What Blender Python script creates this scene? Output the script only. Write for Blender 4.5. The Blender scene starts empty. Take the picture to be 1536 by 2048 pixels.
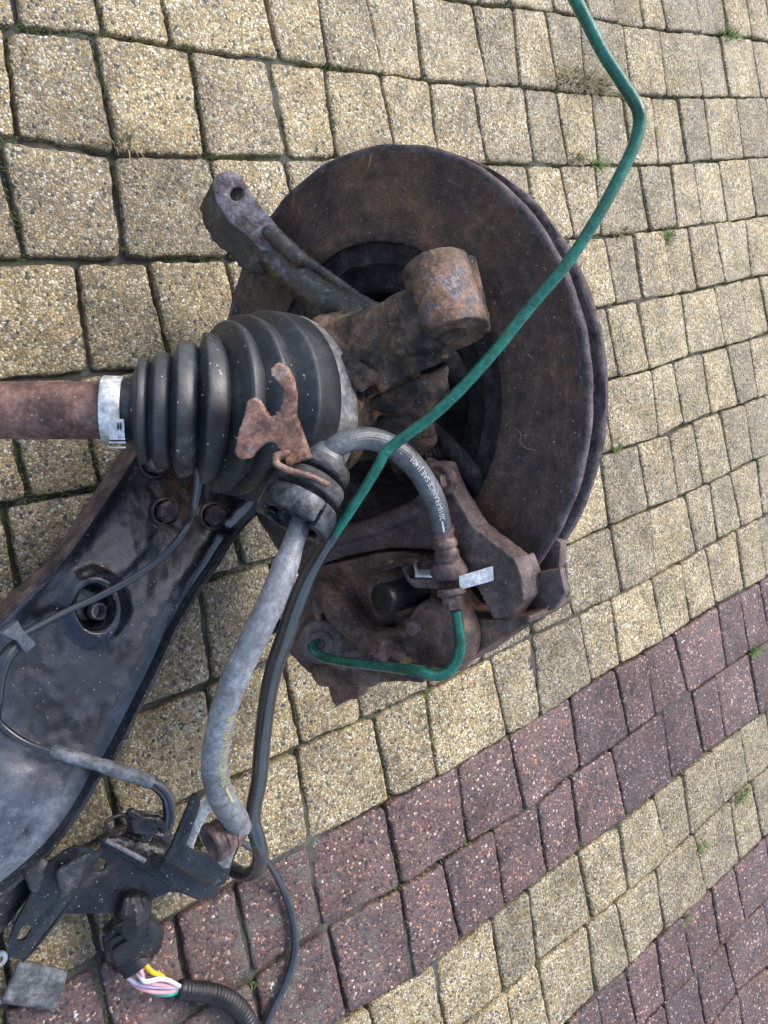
import bpy, bmesh, math, random
import numpy as np
from mathutils import Vector, Matrix, noise as mnoise
random.seed(7); rng = np.random.default_rng(7)
scn = bpy.context.scene
PI = math.pi

# ------------------------------------------------------------------ camera, sky, sun, exposure
CAMH = 0.592; FPX = 1650.0
RM = np.array([[0.77464188, 0.23492715, -0.58714495],
               [-0.2102417, 0.97129857, 0.11125427],
               [0.5964297, 0.03726013, 0.80180004]])
cam_d = bpy.data.cameras.new('camera'); cam = bpy.data.objects.new('camera', cam_d)
scn.collection.objects.link(cam); scn.camera = cam
m = Matrix([[*RM[0], 0], [*RM[1], 0], [*RM[2], CAMH], [0, 0, 0, 1]])
cam.matrix_world = m
cam_d.sensor_fit = 'VERTICAL'; cam_d.sensor_height = 36.0; cam_d.lens = 36.0 * FPX / 2048.0
cam_d.clip_start = 0.01; cam_d.clip_end = 500

SUN_EL, SUN_AZ = math.radians(52), math.radians(35)     # azimuth measured from +x towards +y
w = bpy.data.worlds.new('World'); scn.world = w; w.use_nodes = True
nt = w.node_tree; bg = nt.nodes['Background']
sky = nt.nodes.new('ShaderNodeTexSky'); sky.sky_type = 'NISHITA'; sky.sun_disc = False
sky.sun_elevation = SUN_EL; sky.sun_rotation = math.radians(90) - SUN_AZ
sky.air_density = 1.0; sky.dust_density = 3.0; sky.ozone_density = 1.0
nt.links.new(sky.outputs[0], bg.inputs[0]); bg.inputs[1].default_value = 0.15
sl = bpy.data.lights.new('sun', 'SUN'); sl.energy = 0.95; sl.angle = math.radians(28); sl.color = (1.0, 0.96, 0.9)
so = bpy.data.objects.new('sun', sl); scn.collection.objects.link(so)
sd = Vector((math.cos(SUN_EL) * math.cos(SUN_AZ), math.cos(SUN_EL) * math.sin(SUN_AZ), math.sin(SUN_EL)))
so.rotation_euler = sd.to_track_quat('Z', 'Y').to_euler(); so.location = (0, 0, 5)
scn.view_settings.view_transform = 'Standard'; scn.view_settings.look = 'None'
scn.view_settings.exposure = 1.07; scn.view_settings.gamma = 1; scn.view_settings.use_curve_mapping = False

# ------------------------------------------------------------------ measuring helpers: sight line + known depth -> a real point
CAM = np.array([0, 0, CAMH])
def _d(px, py): return RM @ np.array([(px - 768) / FPX, -(py - 1024) / FPX, -1.0])
def Q(px, py, Z): return CAM + _d(px, py) * Z                       # at distance Z along the lens axis
def G(px, py, z=0.0):                                              # at height z over the paving
    d = _d(px, py); return CAM + d * ((z - CAMH) / d[2])
NV = np.array([-0.97743, .058033, .203109]); NV /= np.linalg.norm(NV)   # axis of the brake disc
DC = Q(746.3, 796.85, .49186 * 1.09)                                # centre of its face
def D(px, py, t=0.0):                                              # on the plane t metres in front of the disc face
    d = _d(px, py); return CAM + d * (((DC + NV * t - CAM) @ NV) / (d @ NV))
def pr(rpx, Z): return rpx * Z / FPX
def depth(P): return -((np.array(P) - CAM) @ RM)[2]
def proj(P):
    q = (np.array(P) - CAM) @ RM
    return 768 + FPX * q[0] / -q[2], 1024 - FPX * q[1] / -q[2]
def cdir(x, y, z):                                                  # lens-axes direction as a world direction
    v = RM @ np.array([x, y, z], float); return v / np.linalg.norm(v)
def unit(v): v = np.array(v, float); return v / (np.linalg.norm(v) + 1e-12)

# ------------------------------------------------------------------ object helpers
def link(o): scn.collection.objects.link(o); return o
def tag(o, label=None, cat=None, group=None, kind=None):
    if label: o['label'] = label
    if cat: o['category'] = cat
    if group: o['group'] = group
    if kind: o['kind'] = kind
    return o
def thing(name, label, cat, loc, group=None):
    o = link(bpy.data.objects.new(name, None)); o.location = Vector(loc); o.empty_display_size = .02
    return tag(o, label, cat, group)
def wloc(o):
    v = Vector((0, 0, 0))
    while o: v = v + o.location; o = o.parent
    return v
def mkmesh(name, verts, faces, smooth=True):
    me = bpy.data.meshes.new(name); me.from_pydata([tuple(v) for v in verts], [], faces)
    if smooth: me.shade_smooth()
    return me
def put(name, me, mat, parent=None, label=None, sharp=None, **kw):
    """link a mesh whose vertices are in world space; origin moved to its middle"""
    n = len(me.vertices); co = np.empty(n * 3); me.vertices.foreach_get('co', co); co = co.reshape(-1, 3)
    c = (co.min(0) + co.max(0)) / 2
    me.vertices.foreach_set('co', (co - c).ravel()); me.update()
    o = link(bpy.data.objects.new(name, me)); me.materials.clear(); me.materials.append(mat)
    o.location = Vector(c)
    if parent:
        o.parent = parent; o.location = Vector(c) - wloc(parent)
    if sharp: me.set_sharp_from_angle(angle=math.radians(sharp))
    tag(o, label, **kw)
    return o
class MB:
    def __init__(s): s.v = []; s.f = []
    def add(s, v, f):
        b = len(s.v); s.v += [tuple(x) for x in v]; s.f += [tuple(i + b for i in q) for q in f]; return s
    def mesh(s, name='m', smooth=True): return mkmesh(name, s.v, s.f, smooth)

def catmull(pts, n):
    P = np.array(pts, float); P = np.vstack([2 * P[0] - P[1], P, 2 * P[-1] - P[-2]]); out = []
    for i in range(1, len(P) - 2):
        for k in range(n):
            t = k / n; a, b, c, d = P[i - 1], P[i], P[i + 1], P[i + 2]
            out.append(.5 * ((2 * b) + (-a + c) * t + (2 * a - 5 * b + 4 * c - d) * t * t + (-a + 3 * b - 3 * c + d) * t ** 3))
    out.append(P[-2]); return np.array(out)
def frames(C, up0=None):
    T = np.gradient(C, axis=0); T /= np.linalg.norm(T, axis=1)[:, None] + 1e-12
    u = np.array(up0 if up0 is not None else (0.0, 0.0, 1.0)); U = []
    for t in T:
        u = u - t * (u @ t)
        if np.linalg.norm(u) < 1e-4: u = np.cross(t, (0, 1, 0))
        u = unit(u); U.append(u)
    U = np.array(U); return T, U, np.cross(T, U)
def tube_geo(pts, seg=16, sub=6, cap=True, mod=None, up0=None, step=None):
    """pts: list of (point, radius)"""
    A = catmull([(*p, r) for p, r in pts], sub)
    if step:                                                       # resample evenly
        s = np.r_[0, np.cumsum(np.linalg.norm(np.diff(A[:, :3], axis=0), axis=1))]
        q = np.linspace(0, s[-1], max(4, int(s[-1] / step))); A = np.stack([np.interp(q, s, A[:, i]) for i in range(4)], 1)
    C, r = A[:, :3], A[:, 3]; T, U, V = frames(C, up0)
    s = np.r_[0, np.cumsum(np.linalg.norm(np.diff(C, axis=0), axis=1))]
    a = np.arange(seg) * 2 * PI / seg; v = []; f = []
    for i in range(len(C)):
        for j in range(seg):
            rr = r[i] * (mod(s[i], a[j]) if mod else 1)
            v.append(C[i] + rr * (math.cos(a[j]) * U[i] + math.sin(a[j]) * V[i]))
    for i in range(len(C) - 1):
        for j in range(seg):
            k = (j + 1) % seg; f.append((i * seg + j, i * seg + k, (i + 1) * seg + k, (i + 1) * seg + j))
    if cap: f.append(tuple(range(seg))[::-1]); f.append(tuple((len(C) - 1) * seg + j for j in range(seg)))
    return v, f
def tube(name, pts, mat, parent=None, label=None, **kw):
    g = {k: kw.pop(k) for k in list(kw) if k in ('seg', 'sub', 'cap', 'mod', 'up0', 'step')}
    v, f = tube_geo(pts, **g); return put(name, mkmesh(name, v, f), mat, parent, label, sharp=50, **kw)
def pxtube(name, pts, mat, parent=None, label=None, **kw):
    """pts: (px,py,Z,radius in pixels)"""
    return tube(name, [(Q(x, y, Z), pr(r, Z)) for x, y, Z, r in pts], mat, parent, label, **kw)
def lathe_geo(C, ax, prof, seg=48, wob=0, cap0=False, cap1=False):
    """prof: list of (distance along axis, radius)"""
    ax = unit(ax); u = unit(np.cross(ax, (0.13, .9, .31))); w_ = np.cross(ax, u); v = []; f = []
    for t, r in prof:
        for j in range(seg):
            a = 2 * PI * j / seg
            rr = r + (wob * mnoise.noise(Vector((math.cos(a) * 9, math.sin(a) * 9, t * 300))) if wob else 0)
            v.append(C + ax * t + rr * (math.cos(a) * u + math.sin(a) * w_))
    for i in range(len(prof) - 1):
        for j in range(seg):
            k = (j + 1) % seg; f.append((i * seg + j, i * seg + k, (i + 1) * seg + k, (i + 1) * seg + j))
    if cap0: f.append(tuple(range(seg))[::-1])
    if cap1: f.append(tuple((len(prof) - 1) * seg + j for j in range(seg)))
    return v, f
def lathe(name, C, ax, prof, mat, parent=None, label=None, sharp=40, **kw):
    g = {k: kw.pop(k) for k in list(kw) if k in ('seg', 'wob', 'cap0', 'cap1')}
    v, f = lathe_geo(C, ax, prof, **g)
    me = mkmesh(name, v, f); bm = bmesh.new(); bm.from_mesh(me); bmesh.ops.recalc_face_normals(bm, faces=bm.faces); bm.to_mesh(me); bm.free(); me.shade_smooth()
    return put(name, me, mat, parent, label, sharp=sharp, **kw)

# casting shapes: union of convex hulls / prisms, voxel-remeshed so that they flow into each other
_S = [unit(v) for v in ((0,0,1),(0,0,-1),(1,0,0),(-1,0,0),(0,1,0),(0,-1,0),(1,1,0),(1,-1,0),(-1,1,0),(-1,-1,0),(1,0,1),(1,0,-1),(-1,0,1),(-1,0,-1),(0,1,1),(0,1,-1),(0,-1,1),(0,-1,-1),(1,1,1),(1,1,-1),(1,-1,1),(1,-1,-1),(-1,1,1),(-1,1,-1),(-1,-1,1),(-1,-1,-1))]
def hull(pts):                                                      # pts: (point, radius)
    return ('h', [tuple(np.array(p) + r * s) for p, r in pts for s in _S])
def hullraw(pts): return ('h', [tuple(p) for p in pts])
def cyl(P0, P1, r0, r1=None, seg=28):
    r1 = r0 if r1 is None else r1; P0, P1 = np.array(P0), np.array(P1); ax = unit(P1 - P0)
    u = unit(np.cross(ax, (0.3, .8, .4))); w_ = np.cross(ax, u)
    return ('h', [tuple(P + r * (math.cos(a) * u + math.sin(a) * w_)) for P, r in ((P0, r0), (P1, r1)) for a in np.arange(seg) * 2 * PI / seg])
def prism(pts, dv):                                                 # pts world polygon (any shape), dv extrusion vector
    return ('p', [np.array(p) for p in pts], np.array(dv))
def dprism(pxs, t1, dep):                                           # front polygon on plane t1 before the disc, dep metres deep
    return prism([D(x, y, t1) for x, y in pxs], -NV * dep)
def prims_bm(prims):
    bm = bmesh.new()
    for p in prims:
        b2 = bmesh.new()
        if p[0] == 'h':
            for c in p[1]: b2.verts.new(c)
            r = bmesh.ops.convex_hull(b2, input=b2.verts)
            junk = [g for g in set(r['geom_interior'] + r['geom_unused']) if isinstance(g, bmesh.types.BMVert)]
            bmesh.ops.delete(b2, geom=junk, context='VERTS')
        else:
            n = len(p[1]); a = [b2.verts.new(c) for c in p[1]]; b = [b2.verts.new(c + p[2]) for c in p[1]]
            b2.faces.new(a); b2.faces.new(b[::-1])
            for i in range(n): b2.faces.new((a[i], b[i], b[(i + 1) % n], a[(i + 1) % n]))
            bmesh.ops.triangulate(b2, faces=b2.faces)
        bmesh.ops.recalc_face_normals(b2, faces=b2.faces)
        me = bpy.data.meshes.new('t'); b2.to_mesh(me); b2.free(); bm.from_mesh(me); bpy.data.meshes.remove(me)
    return bm
def cast(name, prims, mat, parent=None, label=None, voxel=.0013, smooth=4, cuts=(), rough=.0005, nsize=.006, sharp=None, **kw):
    bm = prims_bm(prims); me = bpy.data.meshes.new(name); bm.to_mesh(me); bm.free()
    o = link(bpy.data.objects.new(name, me)); tmp = []
    md = o.modifiers.new('r', 'REMESH'); md.mode = 'VOXEL'; md.voxel_size = voxel; md.use_smooth_shade = True
    if smooth: md = o.modifiers.new('s', 'SMOOTH'); md.factor = .5; md.iterations = smooth
    if cuts:
        cb = prims_bm(cuts); cm = bpy.data.meshes.new('c'); cb.to_mesh(cm); cb.free()
        co = link(bpy.data.objects.new('cutter', cm)); tmp.append(co)
        md = o.modifiers.new('b', 'BOOLEAN'); md.object = co; md.operation = 'DIFFERENCE'; md.solver = 'EXACT'; md.use_self = True
    if rough:
        tx = bpy.data.textures.new('n', 'CLOUDS'); tx.noise_scale = nsize; tx.noise_depth = 3
        md = o.modifiers.new('d', 'DISPLACE'); md.texture = tx; md.strength = rough * 2; md.mid_level = .5; md.texture_coords = 'GLOBAL'
    dg = bpy.context.evaluated_depsgraph_get(); me2 = bpy.data.meshes.new_from_object(o.evaluated_get(dg))
    bpy.data.objects.remove(o); [bpy.data.objects.remove(t) for t in tmp]
    me2.shade_smooth()
    if sharp: me2.set_sharp_from_angle(angle=math.radians(sharp))
    return put(name, me2, mat, parent, label, **kw)
def bev(name, prims, mat, parent=None, label=None, w=.0006, seg=2, **kw):   # crisp sheet-metal shapes with bevelled edges
    bm = prims_bm(prims)
    bmesh.ops.dissolve_limit(bm, angle_limit=math.radians(3), verts=bm.verts, edges=bm.edges)
    me = bpy.data.meshes.new(name); bm.to_mesh(me); bm.free()
    o = link(bpy.data.objects.new(name, me))
    md = o.modifiers.new('b', 'BEVEL'); md.width = w; md.segments = seg; md.limit_method = 'ANGLE'; md.angle_limit = math.radians(30)
    dg = bpy.context.evaluated_depsgraph_get(); me2 = bpy.data.meshes.new_from_object(o.evaluated_get(dg)); bpy.data.objects.remove(o)
    me2.shade_smooth()
    return put(name, me2, mat, parent, label, sharp=35, **kw)
def plate(name, pts, thick, mat, parent=None, label=None, nrm=None, holes=(), w=.0005, **kw):
    """flat sheet from a world outline; thickness goes away from the viewer unless nrm given; holes: (point, radius)"""
    P = [np.array(p) for p in pts]; c = sum(P) / len(P)
    if nrm is None:
        nrm = np.zeros(3)
        for i in range(len(P)): nrm += np.cross(P[i] - c, P[(i + 1) % len(P)] - c)
        nrm = unit(nrm)
        if nrm @ (CAM - c) < 0: nrm = -nrm
    bm = prims_bm([prism(P, -nrm * thick)]); bmesh.ops.dissolve_limit(bm, angle_limit=math.radians(3), verts=bm.verts, edges=bm.edges)
    me = bpy.data.meshes.new(name); bm.to_mesh(me); bm.free(); o = link(bpy.data.objects.new(name, me)); co = None
    if holes:
        cb = prims_bm([cyl(h[0] + nrm * .02, h[0] - nrm * .02, h[1]) if len(h) < 3 else hullraw([p for q in (h[0], h[2]) for p in cyl(q + nrm * .02, q - nrm * .02, h[1], None, 16)[1]]) for h in holes]); cm = bpy.data.meshes.new('c'); cb.to_mesh(cm); cb.free()
        co = link(bpy.data.objects.new('cutter', cm)); md = o.modifiers.new('b', 'BOOLEAN'); md.object = co; md.operation = 'DIFFERENCE'; md.solver = 'EXACT'
    md = o.modifiers.new('b', 'BEVEL'); md.width = w; md.segments = 2; md.limit_method = 'ANGLE'; md.angle_limit = math.radians(30)
    dg = bpy.context.evaluated_depsgraph_get(); me2 = bpy.data.meshes.new_from_object(o.evaluated_get(dg)); bpy.data.objects.remove(o)
    if co: bpy.data.objects.remove(co)
    me2.shade_smooth(); return put(name, me2, mat, parent, label, sharp=35, **kw)

# ------------------------------------------------------------------ materials
class NT:
    def __init__(s, name):
        s.m = bpy.data.materials.new(name); s.m.use_nodes = True; s.t = s.m.node_tree; s.b = s.t.nodes['Principled BSDF']
        s.pos = s.t.nodes.new('ShaderNodeNewGeometry').outputs['Position']
    def n(s, ty, **kw):
        q = s.t.nodes.new(ty)
        for k, v in kw.items():
            if k.startswith('i_'):
                q.inputs[k[2:].replace('_', ' ')].default_value = v
            else: setattr(q, k, v)
        return q
    def l(s, a, b): s.t.links.new(a, b)
    def noise(s, scale, detail=6, rough=.6, dist=0, vec=None):
        q = s.n('ShaderNodeTexNoise', i_Scale=scale, i_Detail=detail, i_Roughness=rough, i_Distortion=dist); s.l(vec or s.pos, q.inputs['Vector']); return q.outputs['Fac']
    def ramp(s, fac, stops, interp='LINEAR'):
        q = s.n('ShaderNodeValToRGB'); q.color_ramp.interpolation = interp; e = q.color_ramp.elements
        while len(e) < len(stops): e.new(.5)
        for el, (p, c) in zip(e, stops):
            el.position = p; el.color = (*c, 1) if hasattr(c, '__len__') else (c, c, c, 1)
        s.l(fac, q.inputs[0]); return q.outputs[0]
    def mix(s, fac, a, b, mode='MIX'):
        q = s.n('ShaderNodeMix', data_type='RGBA', blend_type=mode)
        for i, x in ((0, fac), (6, a), (7, b)):
            if isinstance(x, bpy.types.NodeSocket): s.l(x, q.inputs[i])
            else: q.inputs[i].default_value = x if i == 0 else (*x, 1)
        return q.outputs[2]
    def math(s, op, a, b=0, c=0):
        q = s.n('ShaderNodeMath', operation=op)
        for i, x in enumerate((a, b, c)):
            if isinstance(x, bpy.types.NodeSocket): s.l(x, q.inputs[i])
            else: q.inputs[i].default_value = x
        return q.outputs[0]
    def bump(s, h, strength, dist, nrm=None):
        q = s.n('ShaderNodeBump', i_Strength=strength, i_Distance=dist); s.l(h, q.inputs['Height'])
        if nrm: s.l(nrm, q.inputs['Normal'])
        return q.outputs[0]
    def fin(s, col=None, rough=None, nrm=None, metal=None, **kw):
        for x, k in ((col, 'Base Color'), (rough, 'Roughness'), (nrm, 'Normal'), (metal, 'Metallic')):
            if x is None: continue
            if isinstance(x, bpy.types.NodeSocket): s.l(x, s.b.inputs[k])
            else: s.b.inputs[k].default_value = (*x, 1) if hasattr(x, '__len__') else x
        for k, v in kw.items(): s.b.inputs[k.replace('_', ' ')].default_value = v
        return s.m
def grit(k, col, thr=.88, scale=620, c=(.5, .46, .4), size=.4):
    """pale sand specks lying on everything"""
    wp = k.n('ShaderNodeTexNoise', i_Scale=900.0, i_Detail=1.0); k.l(k.pos, wp.inputs['Vector'])
    of = k.n('ShaderNodeVectorMath', operation='MULTIPLY_ADD'); k.l(wp.outputs['Color'], of.inputs[0]); of.inputs[1].default_value = (.0012,) * 3; k.l(k.pos, of.inputs[2])
    v = k.n('ShaderNodeTexVoronoi', i_Scale=scale); k.l(of.outputs[0], v.inputs['Vector'])
    sep = k.n('ShaderNodeSeparateColor'); k.l(v.outputs['Color'], sep.inputs[0])
    cl = k.noise(28, 4, .7); thr2 = k.math('MULTIPLY_ADD', cl, -.45, thr + .235)
    on = k.math('GREATER_THAN', sep.outputs[0], thr2)
    sz = k.math('MULTIPLY', sep.outputs[1], size); near = k.math('LESS_THAN', v.outputs['Distance'], sz)
    f = k.math('MULTIPLY', on, near); f2 = k.math('MULTIPLY', f, .65)
    return k.mix(f2, col, c), f
def worn(name, stops, scale=40, patch=None, pscale=25, pthr=(.52, .62), rough=(.55, .85), bump=.5, bscale=350, bdist=.0012,
         metal=0.0, speck=.9, spec=.5, detail=8, fine=None, speckc=(.42, .38, .33), zone=None, rings=None, coat=0):
    k = NT(name); a = k.ramp(k.noise(scale, detail, .68), [(.30, 0.0), (.70, 1.0)]); col = k.ramp(a, stops)
    if patch:
        for i, pc in enumerate(patch if isinstance(patch[0], tuple) else [patch]):
            mp = k.n('ShaderNodeMapping'); mp.inputs['Location'].default_value = (i * 3.1, i * 1.7, i * .6); k.l(k.pos, mp.inputs[0])
            b = k.noise(pscale * (1 + .6 * i), 7, .7, .3, vec=mp.outputs[0]); f = k.ramp(b, [(pthr[0], 0.0), (pthr[1], .85)]); col = k.mix(f, col, pc)
    if zone:                                                       # (centre, inner radius, outer radius, colour stops, noise scale): a stain, or the arm's painted sky sheen, with its own place and ragged edge
        for zc, z0, z1, zs, zsc in zone:
            vd = k.n('ShaderNodeVectorMath', operation='DISTANCE'); k.l(k.pos, vd.inputs[0]); vd.inputs[1].default_value = tuple(float(q) for q in zc)
            dd = k.math('MULTIPLY_ADD', k.math('SUBTRACT', k.noise(zsc * .8, 6, .7), .5), (z1 - z0) * 3.0, vd.outputs['Value']); zf = k.n('ShaderNodeMapRange'); k.l(dd, zf.inputs[0])
            zf.inputs[1].default_value = z0; zf.inputs[2].default_value = z1; zf.inputs[3].default_value = 1.0; zf.inputs[4].default_value = 0.0
            col = k.mix(zf.outputs[0], col, k.ramp(k.ramp(k.noise(zsc, 8, .7, .4), [(.30, 0.0), (.70, 1.0)]), zs))
    g = k.noise(bscale, 5, .75); g1 = k.noise(bscale / 3.2, 5, .7); gg = k.math('MULTIPLY_ADD', g, .5, k.math('MULTIPLY', g1, .5))
    col = k.mix(1.0, col, k.ramp(gg, [(.34, .40), (.5, .95), (.66, 1.75)]), 'MULTIPLY')
    h = k.math('ADD', g, k.math('MULTIPLY', g1, 1.5))
    if rings is not None:
        vd = k.n('ShaderNodeVectorMath', operation='DISTANCE'); k.l(k.pos, vd.inputs[0]); vd.inputs[1].default_value = tuple(float(q) for q in rings)
        rn = k.n('ShaderNodeTexNoise', noise_dimensions='1D', i_Scale=900.0, i_Detail=4.0); k.l(vd.outputs['Value'], rn.inputs['W'])
        rb = k.n('ShaderNodeTexNoise', noise_dimensions='1D', i_Scale=130.0, i_Detail=3.0); k.l(vd.outputs['Value'], rb.inputs['W'])
        col = k.mix(1.0, col, k.ramp(rb.outputs['Fac'], [(.35, .88), (.65, 1.12)]), 'MULTIPLY'); col = k.mix(1.0, col, k.ramp(rn.outputs['Fac'], [(.35, .93), (.65, 1.07)]), 'MULTIPLY')
        h = k.math('ADD', h, k.math('MULTIPLY', rn.outputs['Fac'], .4))
    if speck: col, f = grit(k, col, speck, c=speckc); h = k.math('ADD', h, k.math('MULTIPLY', f, .8))
    r = k.ramp(k.noise(pscale * 1.3, 5, .6), [(.35, rough[0]), (.65, rough[1])])
    if coat: k.b.inputs['Coat Weight'].default_value = coat; k.b.inputs['Coat Roughness'].default_value = .12
    return k.fin(col, r, k.bump(h, bump, bdist), metal, Specular_IOR_Level=spec)

def paver_mat(name, stops, matrix, mud, gscale=500, mudamt=.5):
    k = NT(name)
    d = k.n('ShaderNodeTexNoise', i_Scale=260.0, i_Detail=2.0); k.l(k.pos, d.inputs['Vector'])
    off = k.n('ShaderNodeVectorMath', operation='MULTIPLY_ADD'); k.l(d.outputs['Color'], off.inputs[0]); off.inputs[1].default_value = (.0022,) * 3; k.l(k.pos, off.inputs[2])
    v = k.n('ShaderNodeTexVoronoi', i_Scale=gscale, i_Randomness=1.0); k.l(off.outputs[0], v.inputs['Vector'])
    v2 = k.n('ShaderNodeTexVoronoi', i_Scale=gscale * .52); k.l(off.outputs[0], v2.inputs['Vector'])
    e = k.n('ShaderNodeTexVoronoi', i_Scale=gscale, feature='DISTANCE_TO_EDGE'); k.l(off.outputs[0], e.inputs['Vector'])
    s1 = k.n('ShaderNodeSeparateColor'); k.l(v.outputs['Color'], s1.inputs[0])
    s2 = k.n('ShaderNodeSeparateColor'); k.l(v2.outputs['Color'], s2.inputs[0])
    c1 = k.ramp(s1.outputs[0], stops, 'CONSTANT'); c2 = k.ramp(s2.outputs[0], stops, 'CONSTANT')
    big = k.math('MULTIPLY', k.math('GREATER_THAN', s2.outputs[1], .78), k.math('LESS_THAN', v2.outputs['Distance'], .42))
    col = k.mix(big, c1, c2)
    br = k.ramp(s1.outputs[2], [(0, .75), (1, 1.2)]); col = k.mix(1.0, col, br, 'MULTIPLY')
    edge = k.ramp(e.outputs['Distance'], [(.0, 1.0), (.13, 0.0)]); edge = k.math('MULTIPLY', edge, .85)
    miss = k.math('GREATER_THAN', s1.outputs[1], matrix[1]); edge = k.math('MAXIMUM', edge, k.math('MULTIPLY', miss, .9))
    col = k.mix(edge, col, matrix[0])
    # wetness / grime and painted-in shade at the size of the stone and of the yard
    oi = k.n('ShaderNodeObjectInfo'); rv = k.ramp(oi.outputs['Random'], [(0, (.70, .71, .74)), (.35, (.90, .90, .90)), (.7, (1.02, 1.0, .97)), (1, (1.14, 1.12, 1.06))]); col = k.mix(1.0, col, rv, 'MULTIPLY')
    g = k.ramp(k.noise(24, 7, .7), [(.36, .60), (.58, 1.06)]); col = k.mix(1.0, col, g, 'MULTIPLY')
    vd = k.n('ShaderNodeVectorMath', operation='DISTANCE'); k.l(k.pos, vd.inputs[0]); vd.inputs[1].default_value = tuple(G(560, 1930))
    near = k.ramp(vd.outputs['Value'], [(.05, 1.0), (.20, 0.0)])
    mn = k.math('ADD', k.noise(45, 7, .68), k.math('MULTIPLY', near, .12)); mf = k.ramp(mn, [(.60, 0.0), (.72, mudamt)])
    col = k.mix(mf, col, mud)
    wd = k.n('ShaderNodeVectorMath', operation='DISTANCE'); k.l(k.pos, wd.inputs[0]); wd.inputs[1].default_value = tuple(G(200, 1000))   # left paving dimmed: shade and some damp painted into the colour, ragged edge
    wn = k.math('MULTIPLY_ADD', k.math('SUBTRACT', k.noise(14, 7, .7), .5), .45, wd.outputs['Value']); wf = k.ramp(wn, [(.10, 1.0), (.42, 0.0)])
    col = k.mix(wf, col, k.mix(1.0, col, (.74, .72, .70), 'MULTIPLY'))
    wt = k.noise(7, 4, .6)
    dome = k.math('SUBTRACT', 1.0, v.outputs['Distance']); h = k.math('MULTIPLY_ADD', dome, .8, k.math('MULTIPLY', k.noise(900, 3), .5))
    h = k.math('SUBTRACT', h, k.math('MULTIPLY', edge, .5))
    r = k.ramp(wt, [(.4, .38), (.6, .72)])
    return k.fin(col, r, k.bump(h, .75, .0010), 0.0, Specular_IOR_Level=.45)

YST = [(0, (.40, .31, .155)), (.16, (.57, .47, .28)), (.34, (.65, .585, .40)), (.46, (.48, .34, .14)), (.56, (.36, .31, .21)), (.66, (.70, .65, .49)),
       (.76, (.50, .37, .18)), (.84, (.22, .20, .18)), (.885, (.07, .075, .09)), (.935, (.55, .47, .29)), (.975, (.80, .78, .70))]
RST = [(0, (.17, .10, .098)), (.22, (.12, .076, .076)), (.36, (.22, .135, .125)), (.48, (.07, .062, .072)), (.60, (.21, .15, .14)), (.68, (.035, .035, .045)),
       (.76, (.50, .24, .14)), (.82, (.30, .17, .14)), (.88, (.62, .42, .30)), (.93, (.13, .10, .10)), (.965, (.66, .60, .55))]
M = {}
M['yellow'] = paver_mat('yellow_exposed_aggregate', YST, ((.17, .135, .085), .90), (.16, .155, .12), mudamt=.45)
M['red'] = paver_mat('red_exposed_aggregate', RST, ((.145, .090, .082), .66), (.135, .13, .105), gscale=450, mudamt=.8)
def joint_mat():
    k = NT('joint_sand'); a = k.noise(160, 8, .7); col = k.ramp(a, [(.3, (.030, .030, .024)), (.7, (.12, .118, .102))])
    mo = k.ramp(k.noise(11, 6, .7), [(.50, 0.0), (.60, .8)]); col = k.mix(mo, col, (.045, .055, .020))
    return k.fin(col, .8, k.bump(k.noise(700, 5, .7), .7, .001))
M['joint'] = joint_mat()
RUSTD = [(.1, (.036, .026, .022)), (.4, (.075, .050, .040)), (.65, (.12, .071, .050)), (.95, (.20, .102, .058))]
M['disc'] = worn('rusty_brown_disc_face', RUSTD, 26, patch=[(.030, .025, .023), (.17, .075, .035)], pscale=22, pthr=(.56, .72), rough=(.5, .8), bump=.5, bscale=520, bdist=.0016, speck=.90, rings=DC)
M['rim'] = worn('purple_grey_crusted_rust', [(.1, (.045, .034, .035)), (.5, (.12, .094, .096)), (.9, (.21, .165, .16))], 60, rough=(.6, .9), bump=1.0, bscale=420, bdist=.002, speck=.93)
M['hat'] = worn('black_crusted_rust', [(.2, (.018, .014, .015)), (.5, (.05, .039, .041)), (.85, (.10, .078, .080))], 90, rough=(.6, .9), bump=1.0, bscale=380, bdist=.0028, speck=.95)
M['caliper'] = worn('brown_caliper_casting', [(.1, (.050, .034, .027)), (.5, (.135, .082, .062)), (.9, (.26, .145, .10))], 45, patch=[(.14, .115, .112), (.035, .027, .024)], pscale=20,
                    pthr=(.55, .7), rough=(.42, .75), bump=.35, bscale=520, speck=.955)
M['carrier'] = worn('purple_brown_casting', [(.1, (.055, .039, .036)), (.5, (.115, .081, .075)), (.9, (.19, .14, .125))], 35, rough=(.45, .75), bump=.4, bscale=520, speck=.95)
M['knuckle'] = worn('mottled_rusty_casting', [(.28, (.018, .015, .013)), (.48, (.07, .05, .034)), (.62, (.14, .085, .05)), (.8, (.22, .13, .085))], 48,
                    patch=[(.02, .017, .015), (.16, .10, .085)], pscale=34, pthr=(.53, .64), rough=(.35, .7), bump=.7, bscale=420, bdist=.0018, speck=.94,
                    zone=[(Q(912, 570, .412), .010, .026, [(.0, (.04, .03, .027)), (.25, (.13, .07, .045)), (.42, (.34, .18, .105)), (.55, (.29, .19, .15)), (.68, (.12, .135, .16)), (.8, (.36, .29, .26)), (.95, (.50, .48, .49))], 75),
                          (Q(745, 783, .452), .004, .012, [(.1, (.10, .05, .03)), (.5, (.30, .15, .09)), (.9, (.33, .24, .22))], 90)])
M['barrel'] = worn('orange_and_blue_grey_rust', [(.1, (.05, .035, .03)), (.3, (.15, .075, .045)), (.46, (.30, .13, .06)), (.6, (.27, .16, .12)), (.75, (.30, .26, .27)), (.92, (.42, .40, .42))], 62,
                   patch=[(.03, .026, .024), (.36, .36, .39)], pscale=48, pthr=(.53, .62), rough=(.4, .7), bump=.5, bscale=400, speck=.95)
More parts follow.
